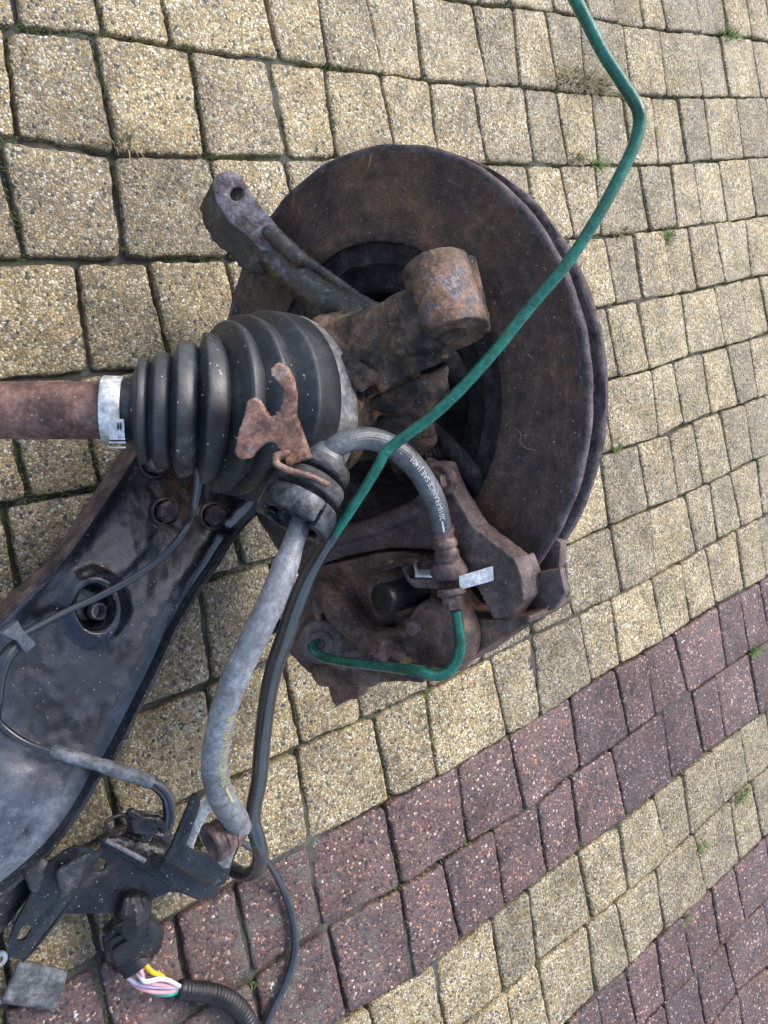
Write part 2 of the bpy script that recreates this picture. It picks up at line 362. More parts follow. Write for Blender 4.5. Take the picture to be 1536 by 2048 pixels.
M['arm'] = worn('dark_wet_forged_steel', [(.3, (.012, .012, .012)), (.5, (.03, .027, .026)), (.75, (.07, .06, .055))], 40, patch=[(.16, .16, .19), (.02, .016, .014)], pscale=55,
                pthr=(.58, .66), spec=.9, rough=(.14, .42), bump=.6, bscale=350, speck=.95)
M['lug'] = worn('lilac_grey_pitted_steel', [(.3, (.07, .06, .065)), (.5, (.17, .15, .17)), (.8, (.27, .25, .29))], 60, patch=[(.03, .026, .028), (.10, .06, .045)], pscale=70,
                pthr=(.56, .66), rough=(.3, .6), bump=.9, bscale=380, bdist=.002, speck=.97)
M['rubber'] = worn('black_rubber_boot', [(.1, (.009, .011, .014)), (.9, (.030, .035, .042))], 20, patch=[(.07, .08, .09), (.10, .095, .085)], pscale=30, pthr=(.58, .74), rough=(.38, .6), spec=.7, bump=.12, bscale=300,
                   speck=.945, speckc=(.55, .55, .52))
M['blackp'] = worn('black_plastic', [(.3, (.008, .008, .009)), (.7, (.02, .02, .022))], 30, rough=(.28, .55), bump=.3, bscale=250, speck=.96)
M['sheet'] = worn('black_painted_sheet_steel', [(.1, (.007, .007, .008)), (.9, (.022, .023, .026))], 40, patch=[(.04, .024, .016), (.07, .078, .09)], pscale=60, pthr=(.61, .67), rough=(.10, .40), bump=.5,
                  bscale=160, speck=.89, spec=.6)
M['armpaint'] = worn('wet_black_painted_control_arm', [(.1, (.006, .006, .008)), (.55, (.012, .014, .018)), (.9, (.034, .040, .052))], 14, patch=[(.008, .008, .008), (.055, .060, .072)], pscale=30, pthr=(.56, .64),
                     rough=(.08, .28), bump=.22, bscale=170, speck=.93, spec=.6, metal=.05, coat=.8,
                     zone=[(G(-20, 1660, .03), .02, .075, [(.1, (.03, .036, .048)), (.5, (.075, .09, .115)), (.9, (.18, .205, .245))], 12), (G(360, 1010, .03), .016, .042, [(.2, (.012, .011, .011)), (.55, (.04, .022, .014)), (.9, (.12, .052, .022))], 40)])  # lower-left zone paints the sky's reflection into the colour; bolt-end zone is rust
M['rustedge'] = worn('brown_rust_edge', [(.3, (.05, .032, .028)), (.6, (.13, .085, .075)), (.8, (.2, .12, .09))], 60, rough=(.5, .8), bump=.6, speck=.96)
M['shaft'] = worn('reddish_rusty_shaft', [(.25, (.07, .038, .032)), (.5, (.16, .085, .068)), (.75, (.23, .13, .10))], 60, patch=[(.07, .045, .045), (.2, .16, .15)], pscale=50, pthr=(.58, .74), rough=(.45, .7), bump=.35, bscale=500, speck=.965)
M['fork'] = worn('light_brown_rusty_plate', [(.25, (.10, .05, .035)), (.45, (.22, .115, .08)), (.65, (.30, .17, .12)), (.85, (.34, .27, .25))], 60, patch=[(.36, .18, .08), (.35, .33, .36)], pscale=80,
                 pthr=(.60, .70), rough=(.35, .6), bump=.35, bscale=500, speck=.965)
M['fitting'] = worn('purple_rusty_fitting', [(.3, (.05, .032, .03)), (.6, (.13, .085, .08)), (.85, (.22, .14, .11))], 90, rough=(.35, .6), bump=.4, speck=.98)
M['steel'] = worn('bright_steel', [(.3, (.55, .56, .56)), (.7, (.74, .75, .74))], 50, patch=[(.32, .29, .25)], pscale=120, pthr=(.60, .74), rough=(.25, .45), bump=.15, metal=.35, speck=0)
M['alloy'] = worn('dull_grey_machined_steel', [(.1, (.20, .19, .18)), (.9, (.42, .41, .39))], 160, patch=[(.20, .17, .14)], pscale=70, pthr=(.56, .7), rough=(.4, .65), bump=.35, metal=.3, speck=.97)
M['green'] = worn('green_coated_brake_pipe', [(.1, (.002, .075, .048)), (.9, (.008, .15, .10))], 45, patch=[(.05, .13, .10), (.34, .38, .38), (.02, .03, .028)], pscale=120, pthr=(.67, .71), rough=(.16, .36), bump=.2, bscale=400, speck=0, spec=.6, coat=.2)
M['hose'] = worn('grey_scuffed_hose', [(.1, (.15, .157, .17)), (.5, (.21, .22, .235)), (.9, (.31, .32, .34))], 60, patch=[(.09, .094, .10)], pscale=70, pthr=(.60, .74), spec=.9, rough=(.25, .42), bump=.25, bscale=400, speck=0)
M['hosedark'] = worn('dark_ribbed_hose', [(.1, (.035, .04, .045)), (.9, (.15, .16, .17))], 38, spec=.9, rough=(.28, .45), bump=.25, bscale=400, speck=.985)
M['grommet'] = worn('dusty_grey_rubber', [(.3, (.04, .04, .042)), (.6, (.085, .083, .083)), (.8, (.13, .125, .12))], 70, rough=(.5, .8), bump=.4, speck=.95)
M['collar'] = worn('scuffed_black_plastic_collar', [(.15, (.012, .013, .014)), (.5, (.06, .065, .075)), (.9, (.22, .235, .26))], 55, patch=[(.008, .008, .009)], pscale=50, pthr=(.55, .66), rough=(.2, .5), bump=.5, bscale=250, speck=.96)
M['cable'] = worn('black_cable', [(.1, (.010, .012, .015)), (.9, (.030, .036, .044))], 40, rough=(.2, .36), bump=.06, speck=0, spec=1.0, coat=.5)
M['clip'] = worn('grey_plastic_clip', [(.3, (.10, .115, .13)), (.7, (.15, .165, .185))], 60, rough=(.3, .5), bump=.15, speck=.97)
M['sleeve'] = worn('grey_rubber_sleeve', [(.3, (.10, .11, .12)), (.7, (.22, .235, .255))], 80, rough=(.4, .6), bump=.3, speck=.96)
M['slate'] = worn('dark_grey_stone', [(.3, (.07, .075, .08)), (.7, (.16, .17, .175))], 120, rough=(.45, .7), bump=.7, speck=.96)
M['brass'] = worn('dirty_brass', [(.3, (.10, .07, .04)), (.7, (.28, .19, .10))], 100, rough=(.35, .6), bump=.4, metal=.5, speck=.98)
M['void'] = worn('shade_black_recess', [(.3, (.006, .006, .006)), (.7, (.014, .012, .012))], 60, rough=(.8, .95), bump=.5, speck=0)
def plain(name, c, r=.4, **kw): k = NT(name); n_ = k.ramp(k.noise(150, 4), [(.3, tuple(x * .8 for x in c)), (.7, c)]); return k.fin(n_, r, k.bump(k.noise(500, 3), .1, .0005), 0.0, **kw)
M['w_yellow'] = plain('yellow_wire', (.80, .52, .02)); M['w_pink'] = plain('pink_wire', (.75, .38, .42)); M['w_white'] = plain('white_wire', (.82, .80, .82))
M['w_lilac'] = plain('lilac_wire', (.50, .48, .66)); M['w_green'] = plain('teal_wire', (.03, .42, .30)); M['print_white'] = plain('white_print', (.62, .63, .62), .6)
M['print_yellow'] = plain('yellow_print', (.48, .46, .20), .6); M['grass'] = plain('green_grass', (.13, .20, .035), .6); M['straw'] = plain('dry_grass', (.24, .205, .105), .8)

LINES = {0:[(953,8),(1028,12),(1148,30),(1248,50),(1318,60),(1388,65),(1536,80)],
 1:[(0,52),(115,65),(200,70),(350,92),(425,105),(550,120),(650,135),(768,147),(843,160),(953,172),(1043,172),(1108,180),(1248,190),(1368,195),(1536,195)],
 2:[(45,275),(150,295),(230,307),(350,306),(425,315),(575,317),(670,315),(968,325),(1068,330),(1193,330),(1308,330),(1388,325),(1536,312)],
 3:[(0,521),(98,521),(163,522),(247,521),(355,519),(456,517),(1175,475),(1248,469),(1300,462),(1352,456),(1407,449),(1459,443),(1536,430)],
 4:[(0,762),(98,752),(182,747),(260,744),(1196,616),(1240,608),(1292,599),(1352,589),(1430,573),(1503,556),(1536,548)],
 5:[(0,1010),(65,1000),(130,987),(195,978),(1222,759),(1300,739),(1378,712),(1456,692),(1501,679),(1536,666)],
 6:[(423,1157),(500,1134),(1205,909),(1277,886),(1335,871),(1370,848),(1425,827),(1477,813),(1536,788)],
 7:[(307,1409),(436,1362),(514,1335),(1156,1081),(1222,1052),(1296,1019),(1362,993),(1417,967),(1466,944),(1511,918)],
 8:[(354,1612),(420,1577),(490,1550),(542,1520),(611,1491),(734,1439),(845,1387),(1036,1289),(1069,1270),(1147,1234),(1228,1195),(1309,1153),(1368,1123),(1436,1081),(1488,1055),(1536,1026)],
 9:[(25,2011),(137,1949),(187,1929),(319,1847),(451,1780),(542,1725),(620,1686),(780,1605),(868,1562),(936,1518),(998,1484),(1084,1432),(1139,1397),(1241,1330),(1290,1306),(1381,1247),(1433,1211),(1492,1179),(1536,1153)],
 10:[(598,1895),(646,1860),(803,1776),(897,1717),(936,1690),(1073,1612),(1159,1537),(1256,1475),(1315,1432),(1377,1389),(1440,1346),(1491,1311),(1536,1284)],
 11:[(695,2036),(826,1961),(874,1922),(936,1874),(1006,1823),(1100,1749),(1166,1698),(1241,1647),(1350,1561),(1413,1510),(1463,1471),(1536,1424)],
 12:[(936,2046),(1014,1983),(1081,1925),(1186,1842),(1256,1784),(1338,1714),(1389,1667),(1452,1608),(1502,1565),(1536,1538)],
 13:[(1135,2048),(1194,1991),(1260,1932),(1330,1862),(1413,1788),(1479,1725),(1536,1671)],
 14:[(1330,2010),(1393,1948),(1452,1885),(1495,1839),(1536,1800)],
 15:[(1440,2034),(1475,1987),(1536,1936)]}
JOINTS = {0:[(30,0,40,48),(197,0,207,65),(330,0,343,88),(532,0,560,117),(640,0,655,128),(733,0,765,135),(828,0,845,148),(945,10,973,160),(1028,20,1040,170),(1093,35,1115,172),(1160,40,1172,175),(1245,55,1262,180),(1318,67,1333,185),(1388,70,1408,192),(1443,85,1460,192),(1505,82,1523,190)],
 1:[(15,85,37,275),(188,75,232,290),(380,100,413,310),(538,130,578,315),(650,145,673,310),(758,145,788,285),(858,165,873,300),(946,172,973,325),(1048,175,1068,325),(1113,185,1138,325),(1188,200,1198,320),(1248,195,1265,320),(1305,200,1318,325),(1358,205,1376,325),(1408,200,1423,320),(1473,205,1490,315),(1533,200,1545,310)],
 2:[(22,390,47,505),(225,315,248,518),(420,320,465,515),(570,325,582,395),(1055,335,1075,450),(1121,335,1148,470),(1193,345,1205,465),(1278,330,1303,460),(1343,335,1355,450),(1388,335,1405,447),(1440,330,1458,442),(1498,325,1513,430)],
 3:[(156,535,182,744),(299,535,342,721),(1214,491,1236,608),(1269,470,1287,598),(1326,468,1348,587),(1378,460,1395,577),(1430,452,1450,567),(1493,444,1504,554)],
 4:[(183,880,200,960),(1274,611,1300,738),(1363,598,1379,710),(1430,582,1451,692),(1485,572,1498,676),(1521,561,1538,650)],
 5:[(18,1060,30,1180),(480,1080,487,1135),(1217,837,1225,892),(1304,746,1316,866),(1348,733,1370,848),(1408,715,1424,827),(1456,702,1477,811),(1499,689,1514,791)],
 6:[(404,1192,426,1365),(1202,922,1217,1049),(1277,896,1296,1013),(1339,876,1355,990),(1388,860,1407,967),(1443,840,1462,938),(1490,808,1505,915)],
 7:[(213,1554,240,1650),(416,1378,445,1560),(569,1320,604,1487),(718,1377,725,1432),(1142,1195,1146,1231),(1222,1062,1241,1176),(1300,1029,1313,1143),(1375,1003,1394,1101),(1423,974,1436,1078),(1462,951,1484,1055),(1515,922,1526,1032)],
 8:[(190,1828,205,1915),(390,1620,408,1790),(598,1507,620,1683),(751,1442,783,1598),(852,1390,874,1546),(987,1327,1014,1459),(1067,1291,1082,1428),(1161,1241,1184,1362),(1225,1202,1241,1323),(1305,1166,1326,1273),(1366,1133,1381,1237),(1414,1107,1432,1208),(1475,1071,1490,1176)],
 9:[(191,1937,219,2048),(355,1851,367,1945),(477,1796,498,1914),(617,1688,637,1821),(773,1613,804,1773),(920,1548,936,1685),(1020,1471,1049,1608),(1143,1405,1161,1534),(1233,1350,1258,1467),(1293,1319,1313,1428),(1350,1276,1377,1385),(1436,1217,1453,1330),(1481,1194,1498,1295)],
 10:[(669,1906,695,2020),(806,1789,826,1955),(891,1737,920,1873),(991,1671,1008,1803),(1075,1612,1098,1745),(1145,1565,1163,1698),(1225,1507,1252,1624),(1326,1430,1346,1557),(1385,1395,1409,1507),(1434,1366,1452,1467),(1502,1319,1518,1412)],
 11:[(741,2020,748,2048),(874,1939,891,2048),(987,1850,1010,1983),(1061,1792,1075,1925),(1161,1718,1186,1835),(1239,1655,1256,1780),(1311,1604,1336,1710),(1368,1565,1383,1663),(1428,1522,1448,1604),(1485,1468,1498,1561)],
 12:[(1014,1995,1020,2048),(1077,1936,1100,2048),(1176,1858,1194,1991),(1233,1811,1258,1928),(1313,1745,1330,1858),(1391,1682,1413,1784),(1463,1612,1479,1718),(1506,1577,1524,1667)],
 13:[(1194,1995,1202,2048),(1254,1952,1272,2034),(1315,1889,1332,2007),(1370,1862,1387,1948),(1426,1788,1440,1885),(1469,1737,1489,1835)],
 14:[(1331,2014,1340,2048),(1397,1952,1411,2048),(1452,1889,1475,1987),(1530,1819,1545,1900)],
 15:[(1479,1995,1483,2048)]}

# ------------------------------------------------------------------ the paving: courses and joints measured on the ground plane
Y0, CH = 0.39213, 0.080056
def _dev(k):
    if k not in LINES: return np.array([0.0]), np.array([0.0])
    W = np.array([G(x, y)[:2] for x, y in LINES[k]]); o = np.argsort(W[:, 0]); W = W[o]
    return W[:, 0], W[:, 1] - (Y0 - k * CH)
DEV = {k: _dev(k) for k in range(-8, 30)}
def yb(k, x): xs, d = DEV[k]; return Y0 - k * CH + float(np.interp(x, xs, d))
RED = {9, 10, 13, 14, 15, 16, 17}
def course_joints(k, xmin, xmax):
    js = []
    for a in JOINTS.get(k, []):
        js.append((G(a[0], a[1])[0], G(a[2], a[3])[0]))
        # use top and bottom abscissae carried to the course lines
    js.sort(); out = []
    r = random.Random(100 + k)
    def step(): return r.choice([.048, .055, .064, .072, .08]) + r.uniform(-.003, .003)
    if not js: js = [((xmin + xmax) / 2,) * 2]
    x = js[0]; left = []
    while x[0] > xmin: s = step(); x = (x[0] - s, x[1] - s + r.uniform(-.002, .002)); left.append(x)
    out = left[::-1] + [js[0]]
    for b in js[1:]:
        a = out[-1]; gap = b[0] - a[0]
        if gap > .108:
            n = max(2, round(gap / .066)); cuts = [(i + r.uniform(-.12, .12)) / n for i in range(1, n)]
            out += [(a[0] + gap * c, a[1] + (b[1] - a[1]) * c) for c in cuts]
        out.append(b)
    x = out[-1]
    while x[0] < xmax: s = step(); x = (x[0] + s, x[1] + s + r.uniform(-.002, .002)); out.append(x)
    return out
def stone_geo(q, dz, tilt, rnd, detail=True):
    """q: corners tl,tr,br,bl in xy; rounded, slightly irregular block top with worn edges"""
    q = [np.array(c, float) for c in q]; c0 = sum(q) / 4; N = 76 if detail else 20; out = []
    rad = rnd.uniform(.0028, .0055)
    q = [c + (c0 - c) / np.linalg.norm(c0 - c) * rnd.uniform(-.0006, .0016) for c in q]
    per = []
    for i in range(4):
        a, b, c = q[i - 1], q[i], q[(i + 1) % 4]; ra = rad * rnd.uniform(.7, 1.3)
        u, v_ = unit(a - b), unit(c - b); p0, p1 = b + u * ra, b + v_ * ra
        for t in np.linspace(0, 1, 5): per.append((1 - t) ** 2 * p0 + 2 * t * (1 - t) * b + t * t * p1)
    per = np.array(per + [per[0]]); s = np.r_[0, np.cumsum(np.linalg.norm(np.diff(per, axis=0), axis=1))]
    ss = np.linspace(0, s[-1], N, endpoint=False); P = np.stack([np.interp(ss, s, per[:, i]) for i in (0, 1)], 1)
    seed = rnd.uniform(0, 99)
    def jit(p, f, amp): return amp * mnoise.noise(Vector((p[0] * f, p[1] * f, seed)))
    inward = lambda p, dd: p + (c0 - p) / np.linalg.norm(c0 - p) * dd
    rings = []
    for dd, z, amp in ((0.0, -.020, 0), (0.0, -.0040, .0010), (.0004, -.0014, .0010), (.0013, -.0004, .0006), (.0040, .0000, .0003), (.018, .0002, .0)):
        rings.append([(*(inward(p, dd + jit(p, 60, .0016) + jit(p, 320, amp * 1.1) + (amp and rnd.uniform(-.3, .3) * amp))), z + (jit(p, 350, amp * .9) if amp else 0)) for p in P])
    v = []; f = []
    for rg in rings:
        for (x, y, z) in rg: v.append((x, y, z + dz + tilt[0] * (x - c0[0]) + tilt[1] * (y - c0[1])))
    v.append((c0[0], c0[1], .0004 + dz)); n = len(rings)
    for i in range(n - 1):
        for j in range(N): k_ = (j + 1) % N; f.append((i * N + j, i * N + k_, (i + 1) * N + k_, (i + 1) * N + j)[::-1])
    for j in range(N): f.append(((n - 1) * N + j, len(v) - 1, (n - 1) * N + (j + 1) % N))
    return v, f
def vis(c):
    x, y = proj((*c, 0)); return -60 < x < 1596 and -60 < y < 2108

ground = link(bpy.data.objects.new('ground', mkmesh('ground', [(-40, -40, -.03), (40, -40, -.03), (40, 40, -.03), (-40, 40, -.03)], [(0, 1, 2, 3)])))
ground.data.materials.append(M['joint']); tag(ground, kind='structure')
# the sand bed that fills the joints
nx, ny = 330, 330; xs = np.linspace(-.5, 1.7, nx); ys = np.linspace(-1.05, .85, ny); bv = []
wet = G(560, 1930)
for y in ys:
    for x in xs:
        z = -.0075 + .0095 * mnoise.noise(Vector((x * 13, y * 13, 3))) + .0026 * mnoise.noise(Vector((x * 60, y * 60, 7)))
        dd = math.hypot(x - wet[0], y - wet[1]); z += .0030 * max(0, 1 - dd / .25)
        bv.append((x, y, min(z, -.0008)))
bf = [(j * nx + i, j * nx + i + 1, (j + 1) * nx + i + 1, (j + 1) * nx + i) for j in range(ny - 1) for i in range(nx - 1)]
paving = link(bpy.data.objects.new('paving', mkmesh('paving', bv, bf))); paving.data.materials.append(M['joint']); tag(paving, kind='structure')
rs = random.Random(5); beyond = {True: MB(), False: MB()}; gaps = []
for k in range(-7, 22):
    js = course_joints(k, -.48, 1.62)
    for a, b in zip(js[:-1], js[1:]):
        g = rs.uniform(.0005, .0010) + max(0, min(.0011, (.42 - a[0]) * .004)); xm = (a[0] + b[0]) / 2
        q = [(a[0] + g, yb(k, a[0]) - g * 1.15), (b[0] - g, yb(k, b[0]) - g * 1.15), (b[1] - g, yb(k + 1, b[1]) + g * 1.15), (a[1] + g, yb(k + 1, a[1]) + g * 1.15)]
        c = np.mean(q, 0); red = k in RED; v_ = vis(c) or any(vis(p) for p in q)
        v, f = stone_geo(q, rs.uniform(-.0013, .0013), (rs.uniform(-.016, .016), rs.uniform(-.018, .018)), rs, v_)
        if v_:
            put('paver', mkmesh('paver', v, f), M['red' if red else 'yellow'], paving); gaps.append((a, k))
        else: beyond[red].add(v, f)
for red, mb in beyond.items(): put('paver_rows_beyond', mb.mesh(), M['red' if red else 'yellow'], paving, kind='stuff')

# ------------------------------------------------------------------ brake disc
R0 = .1526
disc = thing('brake_disc', 'large rusty vented brake disc standing on edge on the yellow paving', 'brake disc', DC - NV * .011 - np.array([0, 0, .15]))
def A(t): return DC + NV * t
lathe('friction_ring', DC, NV, [(-.006, .099), (-.0006, .0975), (0, .099), (.0003, .1045), (.0001, .107), (0, .13), (.0001, .1465), (.0004, R0 - .0042), (-.0001, R0 - .0012), (-.0016, R0), (-.0042, R0), (-.0050, R0 - .0012), (-.0050, .099)],
      M['disc'], disc, 'brown friction ring with streaks of orange rust', seg=160, wob=.0005, sharp=60)
lathe('edge_lip', DC, NV, [(.0002, R0 - .0036), (.0006, R0 - .002), (.0002, R0 - .0002), (-.0015, R0 + .0006), (-.0042, R0 + .0005), (-.0052, R0 - .0005), (-.0052, R0 - .004)], M['rim'], disc, seg=200, wob=.0011, sharp=70)
lathe('outer_ring', DC, NV, [(-.0170, .10), (-.0170, R0 - .002), (-.0178, R0 + .0002), (-.0215, R0 + .0006), (-.0228, R0 - .0008), (-.023, .10)], M['rim'], disc, seg=200, wob=.0010, sharp=70)
vb = None
uA = unit(np.cross(NV, (0, 1, 0))); vA = np.cross(NV, uA)
for i in range(44):
    a = 2 * PI * i / 44; e = math.cos(a) * uA + math.sin(a) * vA; s_ = np.cross(NV, e)
    c = DC + e * (R0 * .5 + .0995 * .5 - .0038) - NV * .0112
    if vb is None:
        bm = prims_bm([hullraw([x * .0255 * np.array([1, 0, 0]) + y * .0022 * np.array([0, 1, 0]) + z * .0062 * np.array([0, 0, 1]) for x in (-1, 1) for y in (-1, 1) for z in (-1, 1)])])
        vb = bpy.data.meshes.new('vane'); bm.to_mesh(vb); bm.free(); vb.materials.append(M['hat'])
    o = link(bpy.data.objects.new('vane', vb)); o.parent = disc
    mt = Matrix([[e[0], s_[0], NV[0]], [e[1], s_[1], NV[1]], [e[2], s_[2], NV[2]]])
    o.rotation_euler = mt.to_euler(); o.location = Vector(c) - wloc(disc)
lathe('hub_bell', DC, NV, [(-.0010, .0992), (-.0030, .0975), (-.0042, .088), (-.0030, .0845), (-.0055, .083), (-.0085, .076), (-.0100, .070), (-.0115, .067), (-.050, .066), (-.052, .02), (-.052, .002)],
      M['hat'], disc, 'crusted black inner bell of the disc', seg=120, wob=.0014, sharp=70, cap1=True)

# ------------------------------------------------------------------ steering knuckle
kn = thing('steering_knuckle', 'rusty cast steering knuckle with clamp barrel, bolted in front of the brake disc', 'knuckle', A(.05))
cast('hub_carrier', [cyl(A(-.005), A(.075), .040, .036), cyl(A(.052), A(.078), .046, .052),
     hull([(Q(668, 668, .472), .007), (Q(700, 785, .462), .006), (Q(770, 650, .458), .007), (Q(850, 690, .440), .007), (Q(800, 612, .452), .006), (Q(845, 625, .438), .006), (Q(760, 765, .452), .006)]),
     hull([(Q(640, 650, .478), .006), (Q(700, 640, .480), .006), (Q(660, 700, .47), .008), (Q(750, 660, .485), .009)]),
     hull([(Q(697, 797, .460), .0026), (Q(888, 712, .430), .0026), (Q(880, 690, .436), .004), (Q(690, 770, .465), .004)]),
     hull([(Q(690, 720, .448), .004), (Q(720, 770, .446), .004), (Q(745, 755, .443), .004)]),
     hull([(Q(790, 610, .44), .006), (Q(800, 690, .436), .007), (Q(850, 680, .430), .008), (Q(850, 600, .43), .008)])],
     M['knuckle'], kn, 'mottled brown cast hub carrier', voxel=.0010, smooth=2, rough=.0008, nsize=.005,
     cuts=[cyl(Q(735, 790, .451), Q(725, 735, .459), .0075, .0075)])
cast('clamp_barrel', [cyl(Q(870, 533, .437), Q(911, 672, .4265), pr(69, .432), pr(71, .4265), 44), hull([(Q(940, 525, .445), .004), (Q(968, 655, .43), .004), (Q(940, 600, .44), .006)])],
     M['knuckle'], kn, 'orange and blue grey rusty clamp barrel', voxel=.0009, smooth=1, rough=.0005, nsize=.004,
     cuts=[cyl(Q(908, 692, .4235), Q(897, 640, .4275), .0080, .0080)])
cast('lower_joint_stub', [hull([(Q(722, 808, .470), .0016), (Q(893, 735, .440), .0016), (Q(890, 790, .455), .002), (Q(835, 826, .462), .003), (Q(760, 815, .475), .002)]),
     hull([(Q(765, 840, .480), .004), (Q(850, 830, .470), .004), (Q(790, 900, .49), .005), (Q(860, 880, .485), .005), (Q(800, 930, .50), .006)]),
     hull([(Q(868, 752, .452), .002), (Q(888, 742, .450), .002), (Q(893, 788, .458), .002), (Q(860, 806, .458), .002)])], M['knuckle'], kn, voxel=.0012, smooth=3, rough=.0011, nsize=.007)
cast('sensor_bracket', [hull([(Q(835, 830, .490), .0035), (Q(890, 880, .492), .0045)]), hull([(Q(890, 880, .492), .0045), (Q(945, 950, .495), .007)]), hull([(Q(945, 950, .495), .007), (Q(958, 975, .497), .005)]), hull([(Q(900, 722, .47), .007), (Q(915, 745, .48), .006)])],
     M['hat'], kn, voxel=.0013, smooth=3, rough=.0006)
for i in range(5):
    lathe('spring_coil', Q(848 + i * 9, 905 - i * 1.5 + (i % 2) * 4, .50), cdir(.9, .3, .2), [(0, .0035), (.0012, .0042), (.0024, .0035)], M['rim'], kn, cap0=True, cap1=True, seg=16)
sv = (cdir(1, 0, 0) * -.0115 + cdir(0, 1, 0) * -.0125 + cdir(0, 0, 1) * -.012)
lug = [(423, 366), (436, 345), (458, 340), (478, 349), (496, 375), (515, 402), (545, 440), (568, 468), (560, 505), (520, 500), (490, 468), (455, 440), (432, 402)]
holecut = cyl(Q(474, 391, .53), Q(472, 390, .560), .0046, .0046)
plate('arm_end', [Q(x, y, .5460 - (y - 340) * .00005) for x, y in lug], .004, M['lug'], kn, 'lilac grey pitted end of the steering arm with a round bolt hole', holes=[(Q(474, 391, .546), .0046)], w=.0012)
cast('steering_arm', [prism([Q(x, y, .553 - (y - 340) * .00005) for x, y in lug], sv), hull([(Q(505, 495, .562), .007), (Q(545, 510, .548), .008), (Q(580, 545, .545), .010)]), hull([(Q(580, 545, .545), .010), (Q(530, 500, .55), .009), (Q(645, 600, .53), .012)]),
     hull([(Q(645, 600, .53), .012), (Q(700, 618, .52), .011), (Q(640, 640, .535), .008)]), hull([(Q(700, 618, .52), .011), (Q(775, 640, .50), .007)]),
     hull([(Q(590, 505, .535), .004), (Q(720, 595, .51), .003)]), hull([(Q(720, 595, .51), .003), (Q(775, 622, .50), .0026)]), hull([(Q(540, 465, .542), .006), (Q(600, 520, .53), .007)]),
     hull([(Q(520, 530, .57), .004), (Q(500, 500, .57), .007)])],
     M['arm'], kn, voxel=.0012, smooth=4, rough=.0006, nsize=.005)

# ------------------------------------------------------------------ drive shaft with its boot
ds = thing('drive_shaft', 'drive shaft with ribbed black rubber boot running out of the picture to the left', 'drive shaft', Q(300, 820, .45))
def ax(deg): return cdir(-math.cos(math.radians(deg)), 0.01, math.sin(math.radians(deg)))
lathe('joint_housing', A(.070), NV, [(0, .040), (.001, .0510), (.004, .0526), (.0165, .0530), (.0185, .0520), (.019, .04)], M['alloy'], ds, 'dull grey steel joint housing ring', seg=96, wob=.0003)
# stations: centre px, Z, tilt of the fold's plane, radius px
ST = [(549, 817, .4735, 48, 189, 'v'), (512, 813, .460, 47, 190, 'c'), (492, 812, .4565, 45, 158, 'v'), (468, 811, .450, 42, 180, 'c'), (455, 812, .448, 38, 148, 'v'),
      (440, 815, .445, 33, 172, 'c'), (428, 817, .4435, 26, 128, 'v'), (405, 818, .441, 17, 151, 'c'), (394, 818, .440, 14, 116, 'v'), (358, 820, .437, 13, 137, 'c'),
      (344, 821, .4358, 12, 104, 'v'), (316, 822, .434, 12, 117, 'c'), (300, 822, .433, 12, 95, 'v'), (283, 822, .432, 12, 108, 'c'), (268, 821, .431, 11, 76, 'v'), (262, 821, .430, 11, 66, 'v'), (205, 821, .428, 10, 62, 'v')]
def boot_ring(cx, cy, Z, deg, rp, seg=96):
    C = Q(cx, cy, Z); a = ax(deg); u = unit(np.cross(a, np.cross(cdir(0, 1, 0), a))); w_ = np.cross(a, u); r = pr(rp, Z)
    return [C + r * (math.cos(t) * u + math.sin(t) * w_) for t in np.arange(seg) * 2 * PI / seg]
def lerp(a, b, t): return tuple(a[i] + (b[i] - a[i]) * t for i in range(5))
def boot_part(name, i0, i1, i2, label=None):
    """one fold: valley i0 - crest i1 - valley i2, flat-topped crest like moulded rubber"""
    a, b, c = ST[i0], ST[i1], ST[i2]; L_ = []
    for t, k in ((0, 0), (.05, .30), (.14, .55), (.32, .76), (.6, .91), (.85, .985), (.97, 1.0)):
        s = lerp(a, b, t); L_.append((*s[:4], a[4] + (b[4] - a[4]) * k))
    for t, k in ((.08, .99), (.22, .86), (.50, .48), (.80, .12), (1.0, 0)):
        s = lerp(b, c, t); L_.append((*s[:4], c[4] + (b[4] - c[4]) * k))
    seg = 96; v = []; f = []
    for s in L_: v += boot_ring(*s, seg=seg)
    for i in range(len(L_) - 1):
        for j in range(seg): k = (j + 1) % seg; f.append((i * seg + j, i * seg + k, (i + 1) * seg + k, (i + 1) * seg + j))
    me = mkmesh(name, v, f); put(name, me, M['rubber'], ds, label, sharp=80)
for i in range(0, 14, 2): boot_part('boot_fold', i, i + 1, i + 2)
v = []; f = []
for s in [(*ST[14][:5],), (266, 821, .4308, 11, 70), (262, 821, .430, 11, 66), (205, 821, .428, 10, 63), (203, 821, .428, 10, 57)]: v += boot_ring(*s)
for i in range(4):
    for j in range(96): k = (j + 1) % 96; f.append((i * 96 + j, i * 96 + k, (i + 1) * 96 + k, (i + 1) * 96 + j))
put('boot_neck', mkmesh('boot_neck', v, f), M['rubber'], ds)
a10 = ax(10)
cl = lathe('boot_clamp', Q(248, 821, .4285), a10, [(0, .0163), (0, .0172), (.0005, .0176), (.0098, .0176), (.0103, .0172), (.0103, .0163)], M['steel'], ds, 'bright steel band clamp', seg=96)
bev('clamp_buckle', [hullraw([Q(214, 838, .409), Q(248, 838, .409), Q(250, 878, .414), Q(216, 878, .414), Q(214, 838, .412), Q(248, 838, .412), Q(250, 878, .419), Q(216, 878, .419)])], M['steel'], cl, w=.0004)
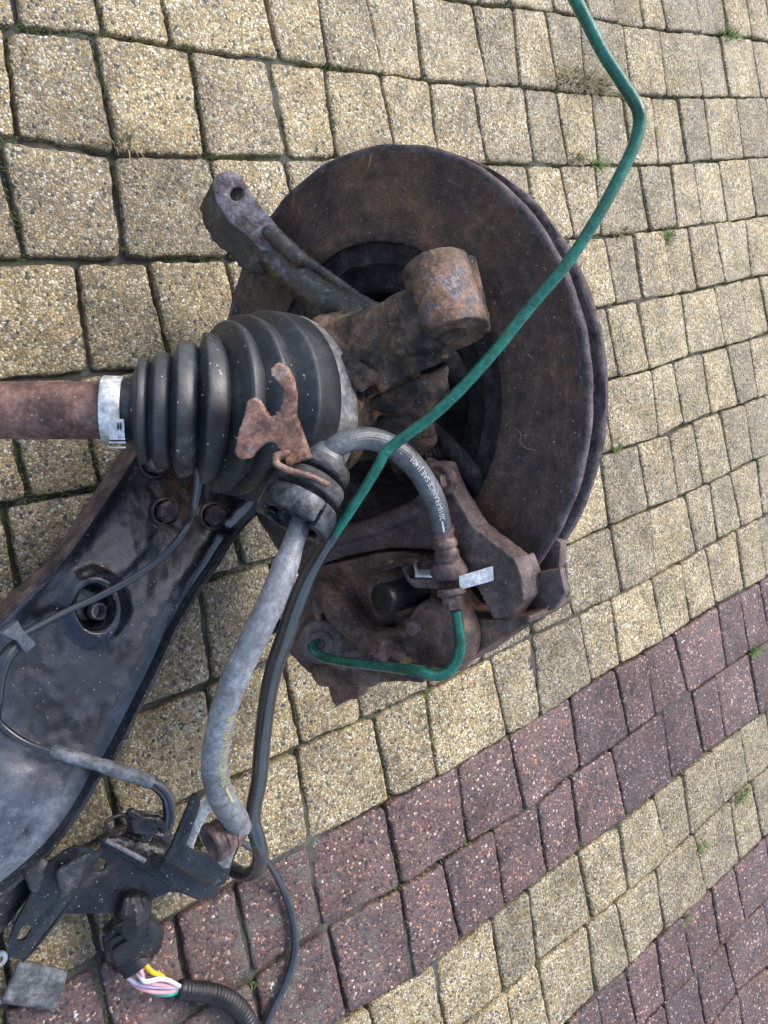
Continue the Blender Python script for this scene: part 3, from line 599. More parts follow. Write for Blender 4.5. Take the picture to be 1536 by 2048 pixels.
for y0 in (0, 1): bev('clamp_slot_shade_bar', [hullraw([Q(234 + y0 * 6, 846, .4085), Q(237 + y0 * 6, 846, .4085), Q(237 + y0 * 6, 860, .4100), Q(234 + y0 * 6, 860, .4100), Q(234 + y0 * 6, 846, .411), Q(237 + y0 * 6, 860, .412), Q(237 + y0 * 6, 846, .411), Q(234 + y0 * 6, 860, .412)])], M['void'], cl, w=.0001)  # solid dark bars in place of cut slots, their shade painted in
bev('clamp_ear', [hullraw([Q(x, y, z) for x in (217, 252) for y in (883, 887) for z in (.413, .424)]), hullraw([Q(x, y, z) for x in (219, 251) for y in (876, 880) for z in (.413, .42)]), hullraw([Q(x, y, z) for x in (217, 252) for y in (893, 897) for z in (.412, .42)])], M['steel'], cl, w=.0004)
tube('shaft', [(Q(262, 821, .430), pr(57, .430)), (Q(215, 821, .4285), pr(57.5, .4285)), (Q(120, 821, .427), pr(57.5, .427)), (Q(0, 821, .425), pr(57.5, .425)), (Q(-260, 821, .421), pr(57.5, .421)), (Q(-600, 822, .415), pr(57.5, .415))], M['shaft'], ds, 'reddish brown rusty shaft', seg=72, sub=4)

# ------------------------------------------------------------------ brake caliper
ca = thing('brake_caliper', 'brown cast brake caliper clamped over the lower edge of the rusty disc', 'caliper', D(800, 1250, 0))
cast('carrier_bracket', [dprism([(600, 1105), (640, 1070), (700, 1048), (770, 1030), (815, 1010), (845, 979), (839, 936), (862, 926), (882, 928), (905, 985), (945, 1052), (1028, 1118), (1042, 1150), (1048, 1200), (1020, 1240), (985, 1238), (962, 1190), (930, 1130), (870, 1100), (779, 1096), (693, 1112), (619, 1138)], .030, .015),
     dprism([(1000, 1130), (1028, 1120), (1040, 1150), (1046, 1200), (1018, 1238), (990, 1238), (980, 1200)], .028, .022),
     hull([(D(640, 1090, .030), .004), (D(760, 1050, .030), .006), (D(830, 1020, .030), .006)]),
     hull([(D(905, 925, .030), .004), (D(1063, 1112, .030), .003), (D(935, 985, .028), .004)]) if False else hull([(D(860, 935, .028), .006), (D(880, 950, .03), .008)])],
     M['carrier'], ca, 'purple brown carrier bracket', voxel=.0011, smooth=2, rough=.0005, nsize=.005)
bx = [(568, 1270), (580, 1195), (599, 1152), (640, 1132), (689, 1122), (755, 1106), (810, 1103), (849, 1112), (861, 1174), (904, 1229), (955, 1240), (990, 1240), (1060, 1232), (1060, 1246), (1010, 1275), (965, 1300), (900, 1346), (833, 1362), (760, 1366), (716, 1370), (654, 1372), (610, 1340), (580, 1310)]
cast('housing', [dprism(bx, .030, .050), hull([(D(640, 1180, .030), .016), (D(630, 1260, .030), .018), (D(700, 1290, .030), .018), (D(680, 1200, .030), .014)]),
     hull([(D(645, 1180, .044), .008), (D(680, 1225, .046), .010)]), hull([(D(680, 1225, .046), .010), (D(745, 1285, .046), .008)]), hull([(D(745, 1285, .046), .008), (D(812, 1268, .044), .005)]),
     cyl(D(870, 1270, .036), D(885, 1275, .0), .020, .024), hull([(D(840, 1255, .034), .012), (D(800, 1310, .030), .012), (D(900, 1300, .026), .010)]),
     hull([(D(760, 1165, .032), .010), (D(820, 1150, .03), .008), (D(840, 1210, .030), .008), (D(780, 1220, .03), .012)]),
     hull([(D(617, 1155, .046), .0028), (D(640, 1243, .050), .0030)]), hull([(D(650, 1345, .030), .010), (D(740, 1345, .028), .010)]),
     dprism([(650, 1360), (664, 1405), (672, 1414), (690, 1402), (712, 1399), (722, 1365)], .026, .012)],
     M['caliper'], ca, 'dirty brown cast caliper housing', voxel=.0011, smooth=3, rough=.0006, nsize=.006)
bev('brake_pad', [dprism([(1050, 1150), (1120, 1138), (1130, 1186), (1108, 1220), (1050, 1232)], .010, .006)], M['carrier'], ca, w=.001)
bev('brake_pad', [dprism([(955, 1250), (1010, 1240), (1080, 1222), (1076, 1244), (1030, 1268), (970, 1296), (945, 1290)], .018, .010)], M['arm'], ca, 'blue black backing plate of a brake pad', w=.001)
bev('brake_pad', [dprism([(1070, 1085), (1100, 1072), (1122, 1085), (1118, 1136), (1080, 1146)], -.012, .008)], M['carrier'], ca, w=.001)
cup = Q(762, 1201, .478); cup2 = Q(832, 1180, .498)
lathe('dust_cap', cup, unit(cup2 - cup), [(.0004, .0001), (.0004, .0012), (0, .0016), (0, .0082), (.0008, .0094), (.0035, .0098), (.004, .0092), (.012, .0092), (.022, .0094), (.029, .0098), (.036, .0098)], M['blackp'], ca, 'round black rubber dust cap', seg=48)
pc = D(868, 1272, .048); lathe('piston_cover', pc, NV, [(-.016, .0215), (-.003, .0205), (-.0012, .0192), (-.0012, .0165), (-.0004, .0158), (0, .0150), (0, .0002)], M['caliper'], ca, 'round machined end of the piston bore', seg=64, wob=.0004)
lathe('small_boss', D(822, 1258, .052), NV, [(-.01, .0050), (-.001, .0044), (0, .0036), (0, .0002)], M['carrier'], ca, seg=24, wob=.0002)
for bx_, by_, bt_ in ((881, 962, .034),):
    bq = D(bx_, by_, bt_); hb = lathe('bolt', bq, NV, [(-.004, .0088), (.0010, .0088), (.0018, .0078), (.0018, .0002)], M['fitting'], ca, seg=32)
    bev('bolt_head', [cyl(bq + NV * .0016, bq + NV * .0068, .0066, .0062, 6)], M['fitting'], hb, w=.0005)
bp = Q(642, 1285, .530); bn = cdir(-.10, -.12, 1)
lathe('pipe_boss', bp, bn, [(-.016, .0175), (-.002, .0150), (.0005, .0142), (.0012, .0130), (.0006, .0085), (.002, .0078), (.0028, .0066), (.0032, .0036), (.0016, .0030), (.001, 0.0002)], M['carrier'], ca, 'round boss where the short green pipe enters', seg=48, wob=.0002)
lathe('pin_boot', Q(541, 1249, .575), cdir(.3, .05, 1), [(-.01, .006), (0, .0068), (.004, .0066), (.006, .004), (.006, .0002)], M['blackp'], ca, 'small round black slide pin cap', seg=32)
b0, b1 = Q(778, 1306, .489), Q(838, 1344, .476); bd = unit(b1 - b0)
bn_ = lathe('bleed_nipple', b0, bd, [(-.004, .009), (.003, .0085), (.004, .0048)] + [(.004 + i * .0006, .0048 - (.0005 if i % 2 else 0)) for i in range(14)] + [(.0125, .0045)], M['fitting'], ca, 'threaded bleed nipple', seg=28)
bev('nipple_nut', [cyl(b0 + bd * .0118, b0 + bd * .0178, .0056, .0056, 6)], M['brass'], bn_, w=.0004)
lathe('nipple_cap', Q(834, 1332, .475), unit(Q(829, 1368, .474) - Q(834, 1332, .475)), [(-.001, .0002), (-.001, .0050), (.0006, .0062)] + [(.001 + i * .0008, .0062 - (.0005 if i % 2 else 0)) for i in range(9)] + [(.0088, .0045), (.009, .0002)], M['grommet'], bn_, 'scuffed grey cap', seg=28)
cast('hose_bracket', [hull([(Q(738, 1150, .490), .0011), (Q(802, 1128, .480), .0012), (Q(800, 1121, .495), .0011), (Q(745, 1140, .50), .001)]), hull([(Q(802, 1128, .480), .0012), (Q(800, 1121, .495), .0011), (Q(850, 1112, .495), .0012), (Q(815, 1136, .476), .0012)]),
      hull([(Q(806, 1136, .478), .0012), (Q(818, 1160, .474), .0013)]), hull([(Q(818, 1160, .474), .0013), (Q(832, 1172, .472), .0014), (Q(915, 1175, .468), .0014), (Q(832, 1160, .474), .0014), (Q(915, 1160, .468), .0014)]),
      hull([(Q(832, 1160, .474), .0012), (Q(915, 1160, .468), .0012), (Q(970, 1140, .470), .0012), (Q(850, 1120, .49), .0012), (Q(935, 1128, .482), .0012)]), hull([(Q(765, 1134, .492), .003), (Q(780, 1128, .490), .003)])],
     M['rustedge'], ca, 'thin rusty hose bracket seen almost edge on', voxel=.0007, smooth=2, rough=.0004)

# ------------------------------------------------------------------ short green brake pipe on the caliper
gp = thing('brake_pipe', 'short green U-shaped brake pipe on the caliper, ending in a hex nut', 'brake pipe', Q(780, 1340, .51))
pxtube('pipe', [(636, 1283, .529, 7), (629, 1288, .524, 9), (626, 1299, .520, 10.5), (644, 1313, .516, 10.5), (677, 1321, .506, 10), (716, 1327, .496, 10), (779, 1334, .481, 10.5), (833, 1343, .466, 11), (872, 1351, .463, 11.5), (897, 1342, .463, 12), (914, 1318, .463, 12), (921, 1287, .463, 12), (918, 1256, .463, 11.5), (913, 1222, .463, 11)],
       M['green'], gp, 'green coated pipe', seg=20, sub=8)
nd = unit(Q(909, 1216, .463) - Q(903, 1182, .463))
lathe('collar_washer', Q(903, 1180, .463), nd, [(-.001, .0002), (-.001, .0078), (0, .0085), (.0022, .0085), (.003, .0070), (.003, .0002)], M['fitting'], gp, seg=32)
lathe('pipe_sleeve_nut', Q(904, 1188, .463), nd, [(0, .0062), (.0045, .0060), (.0045, .0002)], M['fitting'], gp, seg=24)
bev('hex_nut', [cyl(Q(906, 1198, .463), Q(909, 1218, .463), .0066, .0066, 6)], M['fitting'], gp, 'purple rusty hex nut', w=.0005)

# ------------------------------------------------------------------ brake hose with its grommets, collar and fork plate
bh = thing('brake_hose', 'grey scuffed brake hose arching from the caliper through stacked grommets down to the black bracket', 'brake hose', Q(600, 1010, .42))
rib = lambda s, a: 1 + .022 * math.cos(26 * a)
up = pxtube('upper_hose', [(640, 940, .424, 18), (652, 915, .424, 21), (674, 892, .424, 22), (706, 880, .426, 22.5), (744, 878, .430, 23), (785, 894, .435, 23), (822, 925, .441, 22.5), (852, 966, .448, 22), (872, 1010, .455, 22), (884, 1064, .462, 21)],
            M['hosedark'], bh, 'grey hose arching over the caliper, faint white print', seg=78, sub=8, mod=rib)
lp = [(x, y, z, r * .86) for x, y, z, r in [(612, 1010, .420, 22), (598, 1055, .414, 24), (585, 1092, .410, 25), (572, 1130, .408, 30), (548, 1192, .404, 32), (512, 1268, .402, 32), (475, 1345, .404, 32.5), (450, 1412, .408, 32), (434, 1480, .416, 31.5), (429, 1540, .426, 31.5), (442, 1592, .440, 31), (468, 1634, .458, 31), (480, 1655, .470, 27)]]
low = pxtube('lower_hose', lp, M['hose'], bh, 'pale grey scuffed ribbed hose with yellow print', seg=90, sub=8, mod=lambda s, a: 1 + (.016 if s < .085 else .004) * math.cos(30 * a))
pxtube('ferrule', [(885, 1054, .461, 23), (885, 1060, .462, 24.5), (886, 1066, .462, 23), (888, 1074, .463, 21), (889, 1082, .463, 25), (891, 1092, .464, 25), (892, 1098, .464, 21.5), (893, 1104, .464, 25), (895, 1116, .465, 25), (896, 1124, .466, 30), (897, 1134, .466, 36), (898, 1142, .467, 38)],
       M['fitting'], bh, 'brown crimped hose end', seg=32, sub=3)
ga = cdir(-.42, -.84, .34); g0 = Q(652, 918, .427)
def gpt(t): return g0 + ga * t
lathe('grommet', gpt(.002), ga, [(-.003, .0075), (-.001, .0095), (0, .0125), (.001, .0152), (.003, .0160), (.0068, .0160), (.0080, .0150), (.0085, .011), (.0105, .0105)], M['grommet'], bh, 'upper dusty rubber grommet', seg=64, wob=.0003)
lathe('grommet', gpt(.0125), ga, [(-.002, .0105), (0, .0140), (.001, .0168), (.0025, .0176), (.0078, .0176), (.0090, .0166), (.0098, .011), (.014, .0095)], M['grommet'], bh, 'lower dusty rubber grommet', seg=64, wob=.0003)
lathe('grommet_core', gpt(.0), ga, [(-.006, .0078), (.0, .0105), (.036, .0100)], M['hosedark'], bh, seg=40)
def arc_block(C, axd, t0, t1, r0, r1, a0, a1, n=14):
    axd = unit(axd); u = unit(np.cross(axd, (0.13, .9, .31))); w_ = np.cross(axd, u); mb = MB(); v = []
    for i in range(n + 1):
        a = math.radians(a0 + (a1 - a0) * i / n); e = math.cos(a) * u + math.sin(a) * w_
        v += [C + axd * t0 + e * r0 * .985, C + axd * t0 + e * r1 * .955, C + axd * (t0 + (t1 - t0) * .18) + e * r1, C + axd * (t1 - (t1 - t0) * .1) + e * r1, C + axd * t1 + e * r1 * .96, C + axd * t1 + e * r0]
    f = []
    for i in range(n):
        for j in range(6): k = (j + 1) % 6; f.append((i * 6 + j, i * 6 + k, (i + 1) * 6 + k, (i + 1) * 6 + j))
    f += [tuple(range(6))[::-1], tuple(n * 6 + j for j in range(6))]; return v, f
colC = gpt(.0262)
cm = thing('clamp_collar', 'scuffed black plastic split collar round the hose below the grommets', 'collar', colC); uu = 0
bmc = []
for a0, a1, r1, t1 in ((0, 118, .0196, .0125), (124, 200, .0200, .0135), (206, 300, .0198, .0120), (308, 352, .0205, .0140)):
    v, f = arc_block(colC, ga, 0, t1, .0145, r1, a0, a1); me = mkmesh('s', v, f); bm = bmesh.new(); bm.from_mesh(me); bmesh.ops.recalc_face_normals(bm, faces=bm.faces); bm.to_mesh(me); bm.free(); me.shade_smooth()
    put('collar_segment', me, M['collar'], cm, sharp=35)
lathe('collar_plate', colC, ga, [(.0008, .0002), (.0004, .0185), (.0045, .0182), (.0045, .0090), (.012, .0088)], M['collar'], cm, seg=48, wob=.0003)
for i in range(12):
    v, f = arc_block(colC, ga, .004, .0095 + .002 * (i % 2), .0098, .0140, i * 30, i * 30 + 19, 3); me = mkmesh('s', v, f); put('inner_rib', me, M['blackp'], cm, sharp=35)

fp = thing('fork_bracket', 'light brown rusty Y-shaped fork plate lying in front of the black boot', 'bracket', Q(540, 850, .40))
fork = [(540, 737), (553, 725), (570, 734), (584, 758), (590, 790), (588, 829), (602, 867), (620, 918), (575, 932), (558, 899), (546, 885), (532, 885), (518, 895), (498, 918), (479, 920), (467, 906), (475, 864), (489, 825), (493, 802), (507, 795), (518, 807), (528, 825), (539, 836), (553, 829), (563, 807), (565, 779), (553, 762), (541, 751)]
fz = lambda x, y: .388 + (x - 540) * .00009 + (y - 820) * .00012
cast('fork_plate', [prism([Q(x, y, fz(x, y)) for x, y in fork], cdir(.35, .25, -1) * .0042)], M['fork'], fp, voxel=.0006, smooth=5, rough=.0003, nsize=.005)
cast('strap', [hull([(Q(a[0], a[1], a[2]), .0017), (Q(a[0] + 3, a[1] + 5, a[2] + .006), .0015), (Q(b[0], b[1], b[2]), .0017), (Q(b[0] + 3, b[1] + 5, b[2] + .006), .0015)])
     for a, b in zip([(575, 905, .400), (552, 910, .399), (551, 926, .399), (572, 938, .400), (615, 950, .402)], [(552, 910, .399), (551, 926, .399), (572, 938, .400), (615, 950, .402), (655, 968, .406)])], M['fork'], fp, 'folded strap between the grommets', voxel=.0007, smooth=2, rough=.0003)

# print on the hose
def wrap_text(txt, path, ang, size, mat, parent, s0, label, flip=1, up0=None):
    A_ = catmull([(*Q(x, y, Z), pr(r, Z)) for x, y, Z, r in path], 10); Cc, rr = A_[:, :3], A_[:, 3]; T, U, V = frames(Cc, up0)
    s = np.r_[0, np.cumsum(np.linalg.norm(np.diff(Cc, axis=0), axis=1))]
    cu = bpy.data.curves.new('t', 'FONT'); cu.body = txt; cu.size = size; cu.resolution_u = 3; cu.offset = size * .015; to = link(bpy.data.objects.new('t', cu))
    me = bpy.data.meshes.new_from_object(to.evaluated_get(bpy.context.evaluated_depsgraph_get())); bpy.data.objects.remove(to)
    bm = bmesh.new(); bm.from_mesh(me); bmesh.ops.subdivide_edges(bm, edges=bm.edges, cuts=1); bm.to_mesh(me); bm.free()
    for vtx in me.vertices:
        x, y = vtx.co.x, vtx.co.y; q = s0 + flip * x
        c = np.array([np.interp(q, s, Cc[:, i]) for i in range(3)]); r_ = np.interp(q, s, rr)
        u = np.array([np.interp(q, s, U[:, i]) for i in range(3)]); v_ = np.array([np.interp(q, s, V[:, i]) for i in range(3)])
        # angle zero = side facing the lens
        look = unit(CAM - c); a0 = math.atan2(look @ v_, look @ u); a = a0 + ang - flip * (y - size * .35) / r_
        vtx.co = Vector(c + (r_ * 1.03 + .00012) * (math.cos(a) * u + math.sin(a) * v_))
    return put('printed_text', me, mat, parent, label)
upath = [(640, 940, .424, 18), (652, 915, .424, 21), (674, 892, .424, 22), (706, 880, .426, 22.5), (744, 878, .430, 23), (785, 894, .435, 23), (822, 925, .441, 22.5), (852, 966, .448, 22), (872, 1010, .455, 22), (884, 1064, .462, 21)]
wrap_text('2010-FRANCE SAE J1401', upath[::-1], 0.25, .0040, M['print_white'], up, .010, 'white printed lettering')
wrap_text('FRANCE SAE J1401 1/8', lp[::-1], .62, .0050, M['print_yellow'], low, .058, 'faded yellow printed lettering')

def bar_mark(path, s0, s1, ang, half, mat, parent):
    A_ = catmull([(*Q(x, y, Z), pr(r, Z)) for x, y, Z, r in path], 10); Cc, rr = A_[:, :3], A_[:, 3]; T, U, V = frames(Cc)
    s = np.r_[0, np.cumsum(np.linalg.norm(np.diff(Cc, axis=0), axis=1))]; mb_ = MB(); v = []; n = 14
    for i in range(n + 1):
        q = s0 + (s1 - s0) * i / n; c = np.array([np.interp(q, s, Cc[:, k]) for k in range(3)]); r_ = np.interp(q, s, rr) * 1.03 + .0001
        u = np.array([np.interp(q, s, U[:, k]) for k in range(3)]); v_ = np.array([np.interp(q, s, V[:, k]) for k in range(3)]); look = unit(CAM - c); a0 = math.atan2(look @ v_, look @ u)
        for j in (-1, 0, 1): a = a0 + ang + j * half + random.uniform(-.03, .03); v.append(c + r_ * (math.cos(a) * u + math.sin(a) * v_))
    f = [(i * 3 + j, i * 3 + j + 1, i * 3 + j + 4, i * 3 + j + 3) for i in range(n) for j in (0, 1)]
    return put('printed_bar', mkmesh('printed_bar', v, f), mat, parent)
bar_mark(upath[::-1], .0025, .0095, .20, .09, M['print_white'], up); bar_mark(lp[::-1], .040, .056, .62, .10, M['print_yellow'], low)

# ------------------------------------------------------------------ steel hose clip, long green pipe, black sleeve
sc = bev('hose_clip', [hullraw([Q(917, 1152, .4575), Q(986, 1131, .4575), Q(988, 1161, .4575), Q(919, 1180, .4575), Q(919, 1154, .4605), Q(986, 1134, .4605), Q(988, 1158, .4605), Q(921, 1178, .4605)]),
     hullraw([Q(829, 1150, .470), Q(918, 1151, .4585), Q(829, 1155, .470), Q(918, 1157, .4585), Q(835, 1138, .480), Q(925, 1140, .470)]), hullraw([Q(826, 1128, .478), Q(833, 1126, .478), Q(831, 1152, .469), Q(837, 1152, .469), Q(828, 1130, .481), Q(836, 1150, .473)])], M['steel'], w=.0006)
tag(sc, 'bright flat steel clip holding the hose end to the rusty caliper bracket', 'clip')
lg = thing('long_brake_pipe', 'long bent green pipe crossing over the disc, its lower half sleeved in black rubber', 'brake pipe', Q(840, 840, .42))
pxtube('green_pipe', [(x, y, z, r * .82) for x, y, z, r in [(1120, -60, .40, 16), (1146, -10, .40, 16), (1172, 40, .40, 16), (1206, 105, .40, 16), (1240, 158, .40, 16), (1262, 192, .40, 16.5), (1276, 218, .40, 16.5), (1279, 246, .402, 16.5), (1272, 278, .403, 16), (1255, 320, .404, 15.5), (1200, 425, .406, 15), (1135, 525, .408, 15), (1060, 615, .410, 14.5), (1000, 690, .411, 14.5), (945, 753, .412, 14.5), (905, 795, .413, 14.5), (855, 840, .414, 14.5),
       (800, 880, .415, 14), (771, 905, .416, 13.5), (755, 935, .417, 13), (715, 1000, .419, 12.5), (665, 1075, .422, 12)]], M['green'], lg, 'glossy green pipe with scuffs', seg=28, sub=8)
pxtube('black_sleeve', [(672, 1060, .4225, 12.5), (662, 1078, .423, 13), (642, 1108, .428, 15), (616, 1152, .436, 18), (592, 1210, .446, 19.5), (570, 1275, .458, 19.5), (549, 1335, .470, 18.5), (535, 1400, .484, 17.5), (525, 1480, .500, 17), (518, 1560, .517, 16.5), (508, 1612, .528, 16), (506, 1645, .535, 16), (515, 1680, .542, 16), (521, 1706, .550, 16), (515, 1735, .560, 15.5), (496, 1748, .570, 15), (474, 1744, .578, 14.5), (450, 1728, .585, 14), (420, 1712, .59, 13)],
       M['cable'], lg, 'glossy black rubber sleeve', seg=28, sub=8)

# ------------------------------------------------------------------ control arm
arm = thing('control_arm', 'wide black pressed steel control arm lying flat on the paving at the left', 'control arm', G(180, 1250, 0))
Lf = [(330, 800), (300, 850), (275, 892), (262, 915), (228, 968), (182, 1036), (146, 1088), (107, 1137), (59, 1183), (0, 1240), (-90, 1330), (-220, 1460)]
Rb = [(520, 960), (500, 1010), (468, 1045), (449, 1066), (407, 1131), (368, 1189), (326, 1261), (303, 1313), (270, 1380), (208, 1500), (178, 1544), (128, 1624), (74, 1692), (0, 1758), (-120, 1850)]
ZW = .030
def crv(pts, z, n):
    P = catmull([G(x, y, z) for x, y in pts], 8); s = np.r_[0, np.cumsum(np.linalg.norm(np.diff(P, axis=0), axis=1))]; q = np.linspace(0, s[-1], n)
    return np.stack([np.interp(q, s, P[:, i]) for i in range(3)], 1)
NA, NB = 190, 110
Lc, Rc = crv(Lf, ZW, NA), crv(Rb, ZW, NA); hc = G(192, 1214, ZW); v = []
for i in range(NA):
    for j in range(NB):
        u = j / (NB - 1); p = Lc[i] * (1 - u) + Rc[i] * u; p = p.copy()
        e = min(u, 1 - u); p[2] += .006 * math.exp(-e * 16) - .002
        d = math.hypot(p[0] - hc[0], (p[1] - hc[1]) * .80); lipr = .0112
        p[2] += .0035 * math.exp(-((d - lipr - .004) / .005) ** 2)
        if d < lipr + .0015: p[2] -= .022 * min(1, (lipr + .0015 - d) / .0022)
        p[2] += .0012 * mnoise.noise(Vector((p[0] * 16, p[1] * 16, 1))) + .00025 * mnoise.noise(Vector((p[0] * 120, p[1] * 120, 2)))
        q2 = G(30, 1600, ZW); d2 = math.hypot(p[0] - q2[0], p[1] - q2[1]); p[2] += .007 * math.exp(-(d2 / .028) ** 2)
        v.append(p)
f = [(i * NB + j, i * NB + j + 1, (i + 1) * NB + j + 1, (i + 1) * NB + j) for i in range(NA - 1) for j in range(NB - 1)]
bmx = bmesh.new(); me = mkmesh('web', v, f); bmx.from_mesh(me); bmesh.ops.recalc_face_normals(bmx, faces=bmx.faces)
if bmx.faces[:][0].normal.z < 0: bmesh.ops.reverse_faces(bmx, faces=bmx.faces)
bmx.to_mesh(me); bmx.free(); me.shade_smooth()
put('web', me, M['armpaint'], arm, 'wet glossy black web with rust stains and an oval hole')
def wall(name, C, h0, h1, th, side, mat, label=None, wob=.0004):
    T, U, V = frames(C, (0, 0, 1)); out = np.cross(T, (0, 0, 1)); out = np.array([unit(o) for o in out]) * side; v = []; f = []; n = len(C)
    for i in range(n):
        w_ = wob * mnoise.noise(Vector(C[i] * 90)); b = C[i] * np.array([1, 1, 0])
        for o_, z in ((0, h0), (0, h1 - .0006), (.15, h1), (.85, h1), (1, h1 - .0006), (1, h0)): v.append(b + out[i] * (th * o_ + w_) + np.array([0, 0, z + w_]))
    for i in range(n - 1):
        for j in range(6): k = (j + 1) % 6; f.append((i * 6 + j, i * 6 + k, (i + 1) * 6 + k, (i + 1) * 6 + j))
    f += [tuple(range(6)), tuple((n - 1) * 6 + j for j in range(6))[::-1]]
    me = mkmesh(name, v, f); bm = bmesh.new(); bm.from_mesh(me); bmesh.ops.recalc_face_normals(bm, faces=bm.faces); bm.to_mesh(me); bm.free(); me.shade_smooth()
    return put(name, me, mat, arm, label, sharp=40)
wall('left_flange', Lc, .012, .040, .0038, 1, M['rustedge'], 'brown rusty edge flange')
wall('right_flange', Rc, .014, .048, .003, -1, M['sheet'], 'black side flange')
def hexbolt(px, py, z, r, h, rot=0, parent=arm, mat=None, label=None):
    C = G(px, py, z); mat = mat or M['fitting']
    b = lathe('bolt', C, (0, 0, 1), [(-.004, r * 1.3), (.0012, r * 1.3), (.002, r * 1.15)], M['rustedge'], parent, label, seg=32)
    bev('bolt_head', [('h', [tuple(C + np.array([rr * r * math.cos(a + rot), rr * r * math.sin(a + rot), zz])) for rr, zz in ((1, .001), (1, h * .8), (.88, h)) for a in np.arange(6) * PI / 3])], mat, b, w=.0005)
    return b
hexbolt(330, 1024, ZW, .0078, .010, .3); hexbolt(425, 1032, ZW, .0078, .010, .1); hexbolt(306, 925, ZW, .0085, .014, .5)
lathe('hole_sleeve', G(192, 1222, ZW - .020), (0.05, 0, 1), [(0, .0064), (.006, .0062), (.0068, .0056), (.0068, .0044), (.0055, .0040), (-.004, .0038), (-.004, .0002)], M['alloy'], arm, 'steel sleeve inside the oval hole', seg=32, wob=.0003)

# ------------------------------------------------------------------ thin sensor cables on the arm
c1 = thing('sensor_cable', 'thin black sensor cable curving over the control arm from the boot to a grey clip', 'cable', G(300, 1130, .05))
pxtube('cable_boot', [(404, 915, .520, 11), (400, 945, .525, 12), (397, 975, .53, 12), (391, 1005, .535, 11.5), (386, 1024, .54, 11)], M['cable'], c1, 'thicker rubber end of the cable', seg=24)
def gz(pts): return [(x, y, -((G(x, y, z) - CAM) @ RM)[2], r) for x, y, z, r in pts]
pxtube('cable', gz([(388, 1018, .075, 7), (378, 1045, .062, 7), (352, 1085, .052, 7), (315, 1122, .046, 7), (262, 1159, .043, 7.5), (198, 1193, .042, 7.5), (130, 1224, .042, 7.5), (66, 1258, .042, 8), (40, 1272, .042, 8)]), M['cable'], c1, seg=18)
pxtube('cable_sleeve', gz([(48, 1280, .048, 12), (28, 1296, .048, 14), (8, 1322, .048, 15), (-4, 1360, .046, 15), (-8, 1400, .044, 14), (-6, 1430, .042, 8), (0, 1446, .040, 7), (30, 1472, .041, 7), (66, 1491, .044, 7), (112, 1508, .050, 7)]), M['cable'], c1, seg=24)
cp = plate('cable_clip', [G(x, y, .058) for x, y in [(2, 1268), (36, 1240), (46, 1260), (74, 1288), (52, 1308), (34, 1282)]], .009, M['clip'], w=.0008)
tag(cp, 'small grey plastic clip on the cable at the left edge', 'clip')
c2 = thing('lower_sensor_cable', 'sensor cable in a grey sleeve hooking down from the control arm into the black bracket', 'cable', G(220, 1540, .05))
pxtube('grey_sleeve', gz([(108, 1503, .052, 12), (116, 1505, .053, 13.5), (160, 1518, .055, 13.5), (204, 1531, .057, 13), (208, 1532, .057, 14.5), (260, 1549, .058, 14.5), (302, 1564, .058, 14)]), M['sleeve'], c2, 'scuffed grey rubber sleeve', seg=28, sub=6)
pxtube('cable', gz([(298, 1562, .057, 12.5), (318, 1574, .057, 12.5), (334, 1594, .056, 12.5), (339, 1622, .055, 12.5), (336, 1648, .052, 12), (322, 1668, .048, 11)]), M['cable'], c2, seg=24)
c3 = thing('thin_cable_loop', 'thin black cable looping down over the red paving beside the bracket', 'cable', G(580, 1850, 0))
pxtube('cable', gz([(440, 1690, .05, 7), (478, 1684, .04, 7), (500, 1694, .035, 7), (524, 1712, .028, 7), (545, 1738, .018, 7.2), (566, 1778, .008, 7.5), (582, 1824, .006, 7.8), (590, 1876, .006, 8), (584, 1930, .006, 8), (566, 1978, .006, 8), (543, 2024, .006, 8), (515, 2080, .006, 8)]), M['cable'], c3, seg=18)

# ------------------------------------------------------------------ black bracket plates at the lower left
bk = thing('mounting_bracket', 'black sheet steel mounting bracket holding the hose end with a folded U seat', 'bracket', G(300, 1740, 0))
def sheet(name, pts, z, th=.0022, mat='sheet', parent=bk, label=None, holes=(), w=.0005):
    P = [G(x, y, z(x, y) if callable(z) else z) for x, y in pts]
    return plate(name, P, th, M[mat], parent, label, holes=[(G(hx, hy, z(hx, hy) if callable(z) else z), hr) for hx, hy, hr in holes], w=w)
sheet('base_plate', [(176, 1716), (198, 1700), (228, 1660), (248, 1630), (262, 1620), (318, 1626), (340, 1648), (352, 1700), (398, 1746), (440, 1772), (436, 1786), (395, 1800), (362, 1786), (340, 1784), (306, 1798), (286, 1826), (200, 1828), (118, 1828), (135, 1790), (150, 1760)], .034,
      holes=[(201, 1731, .0042), (236, 1656, .007), (297, 1676, .0036)], label='flat black base plate with round holes')
cast('fold', [hull([(G(205, 1682, .040), .0022), (G(300, 1735, .044), .003), (G(360, 1775, .048), .003), (G(320, 1700, .044), .003), (G(250, 1672, .04), .002)])], M['sheet'], bk, voxel=.0011, smooth=3, rough=.0006)
pxtube('raised_edge', gz([(212, 1680, .046, 5), (250, 1700, .048, 5), (290, 1722, .05, 5)]), M['alloy'], bk, 'scraped pale edge', seg=12)
UZ = lambda x, y: .100 - (y - 1590) * .00010
us = thing('hose_seat', 'U-shaped black steel seat', 'x', G(390, 1700, .08)); del us['category']; us['label'] = 'bent black steel seat with a U-shaped slot'; us.parent = bk; us.location = us.location - bk.location
def useat(name, pts, z, th, mat='sheet', label=None): return plate(name, [G(x, y, UZ(x, y) + z) for x, y in pts], th, M[mat], us, label, w=.0008)
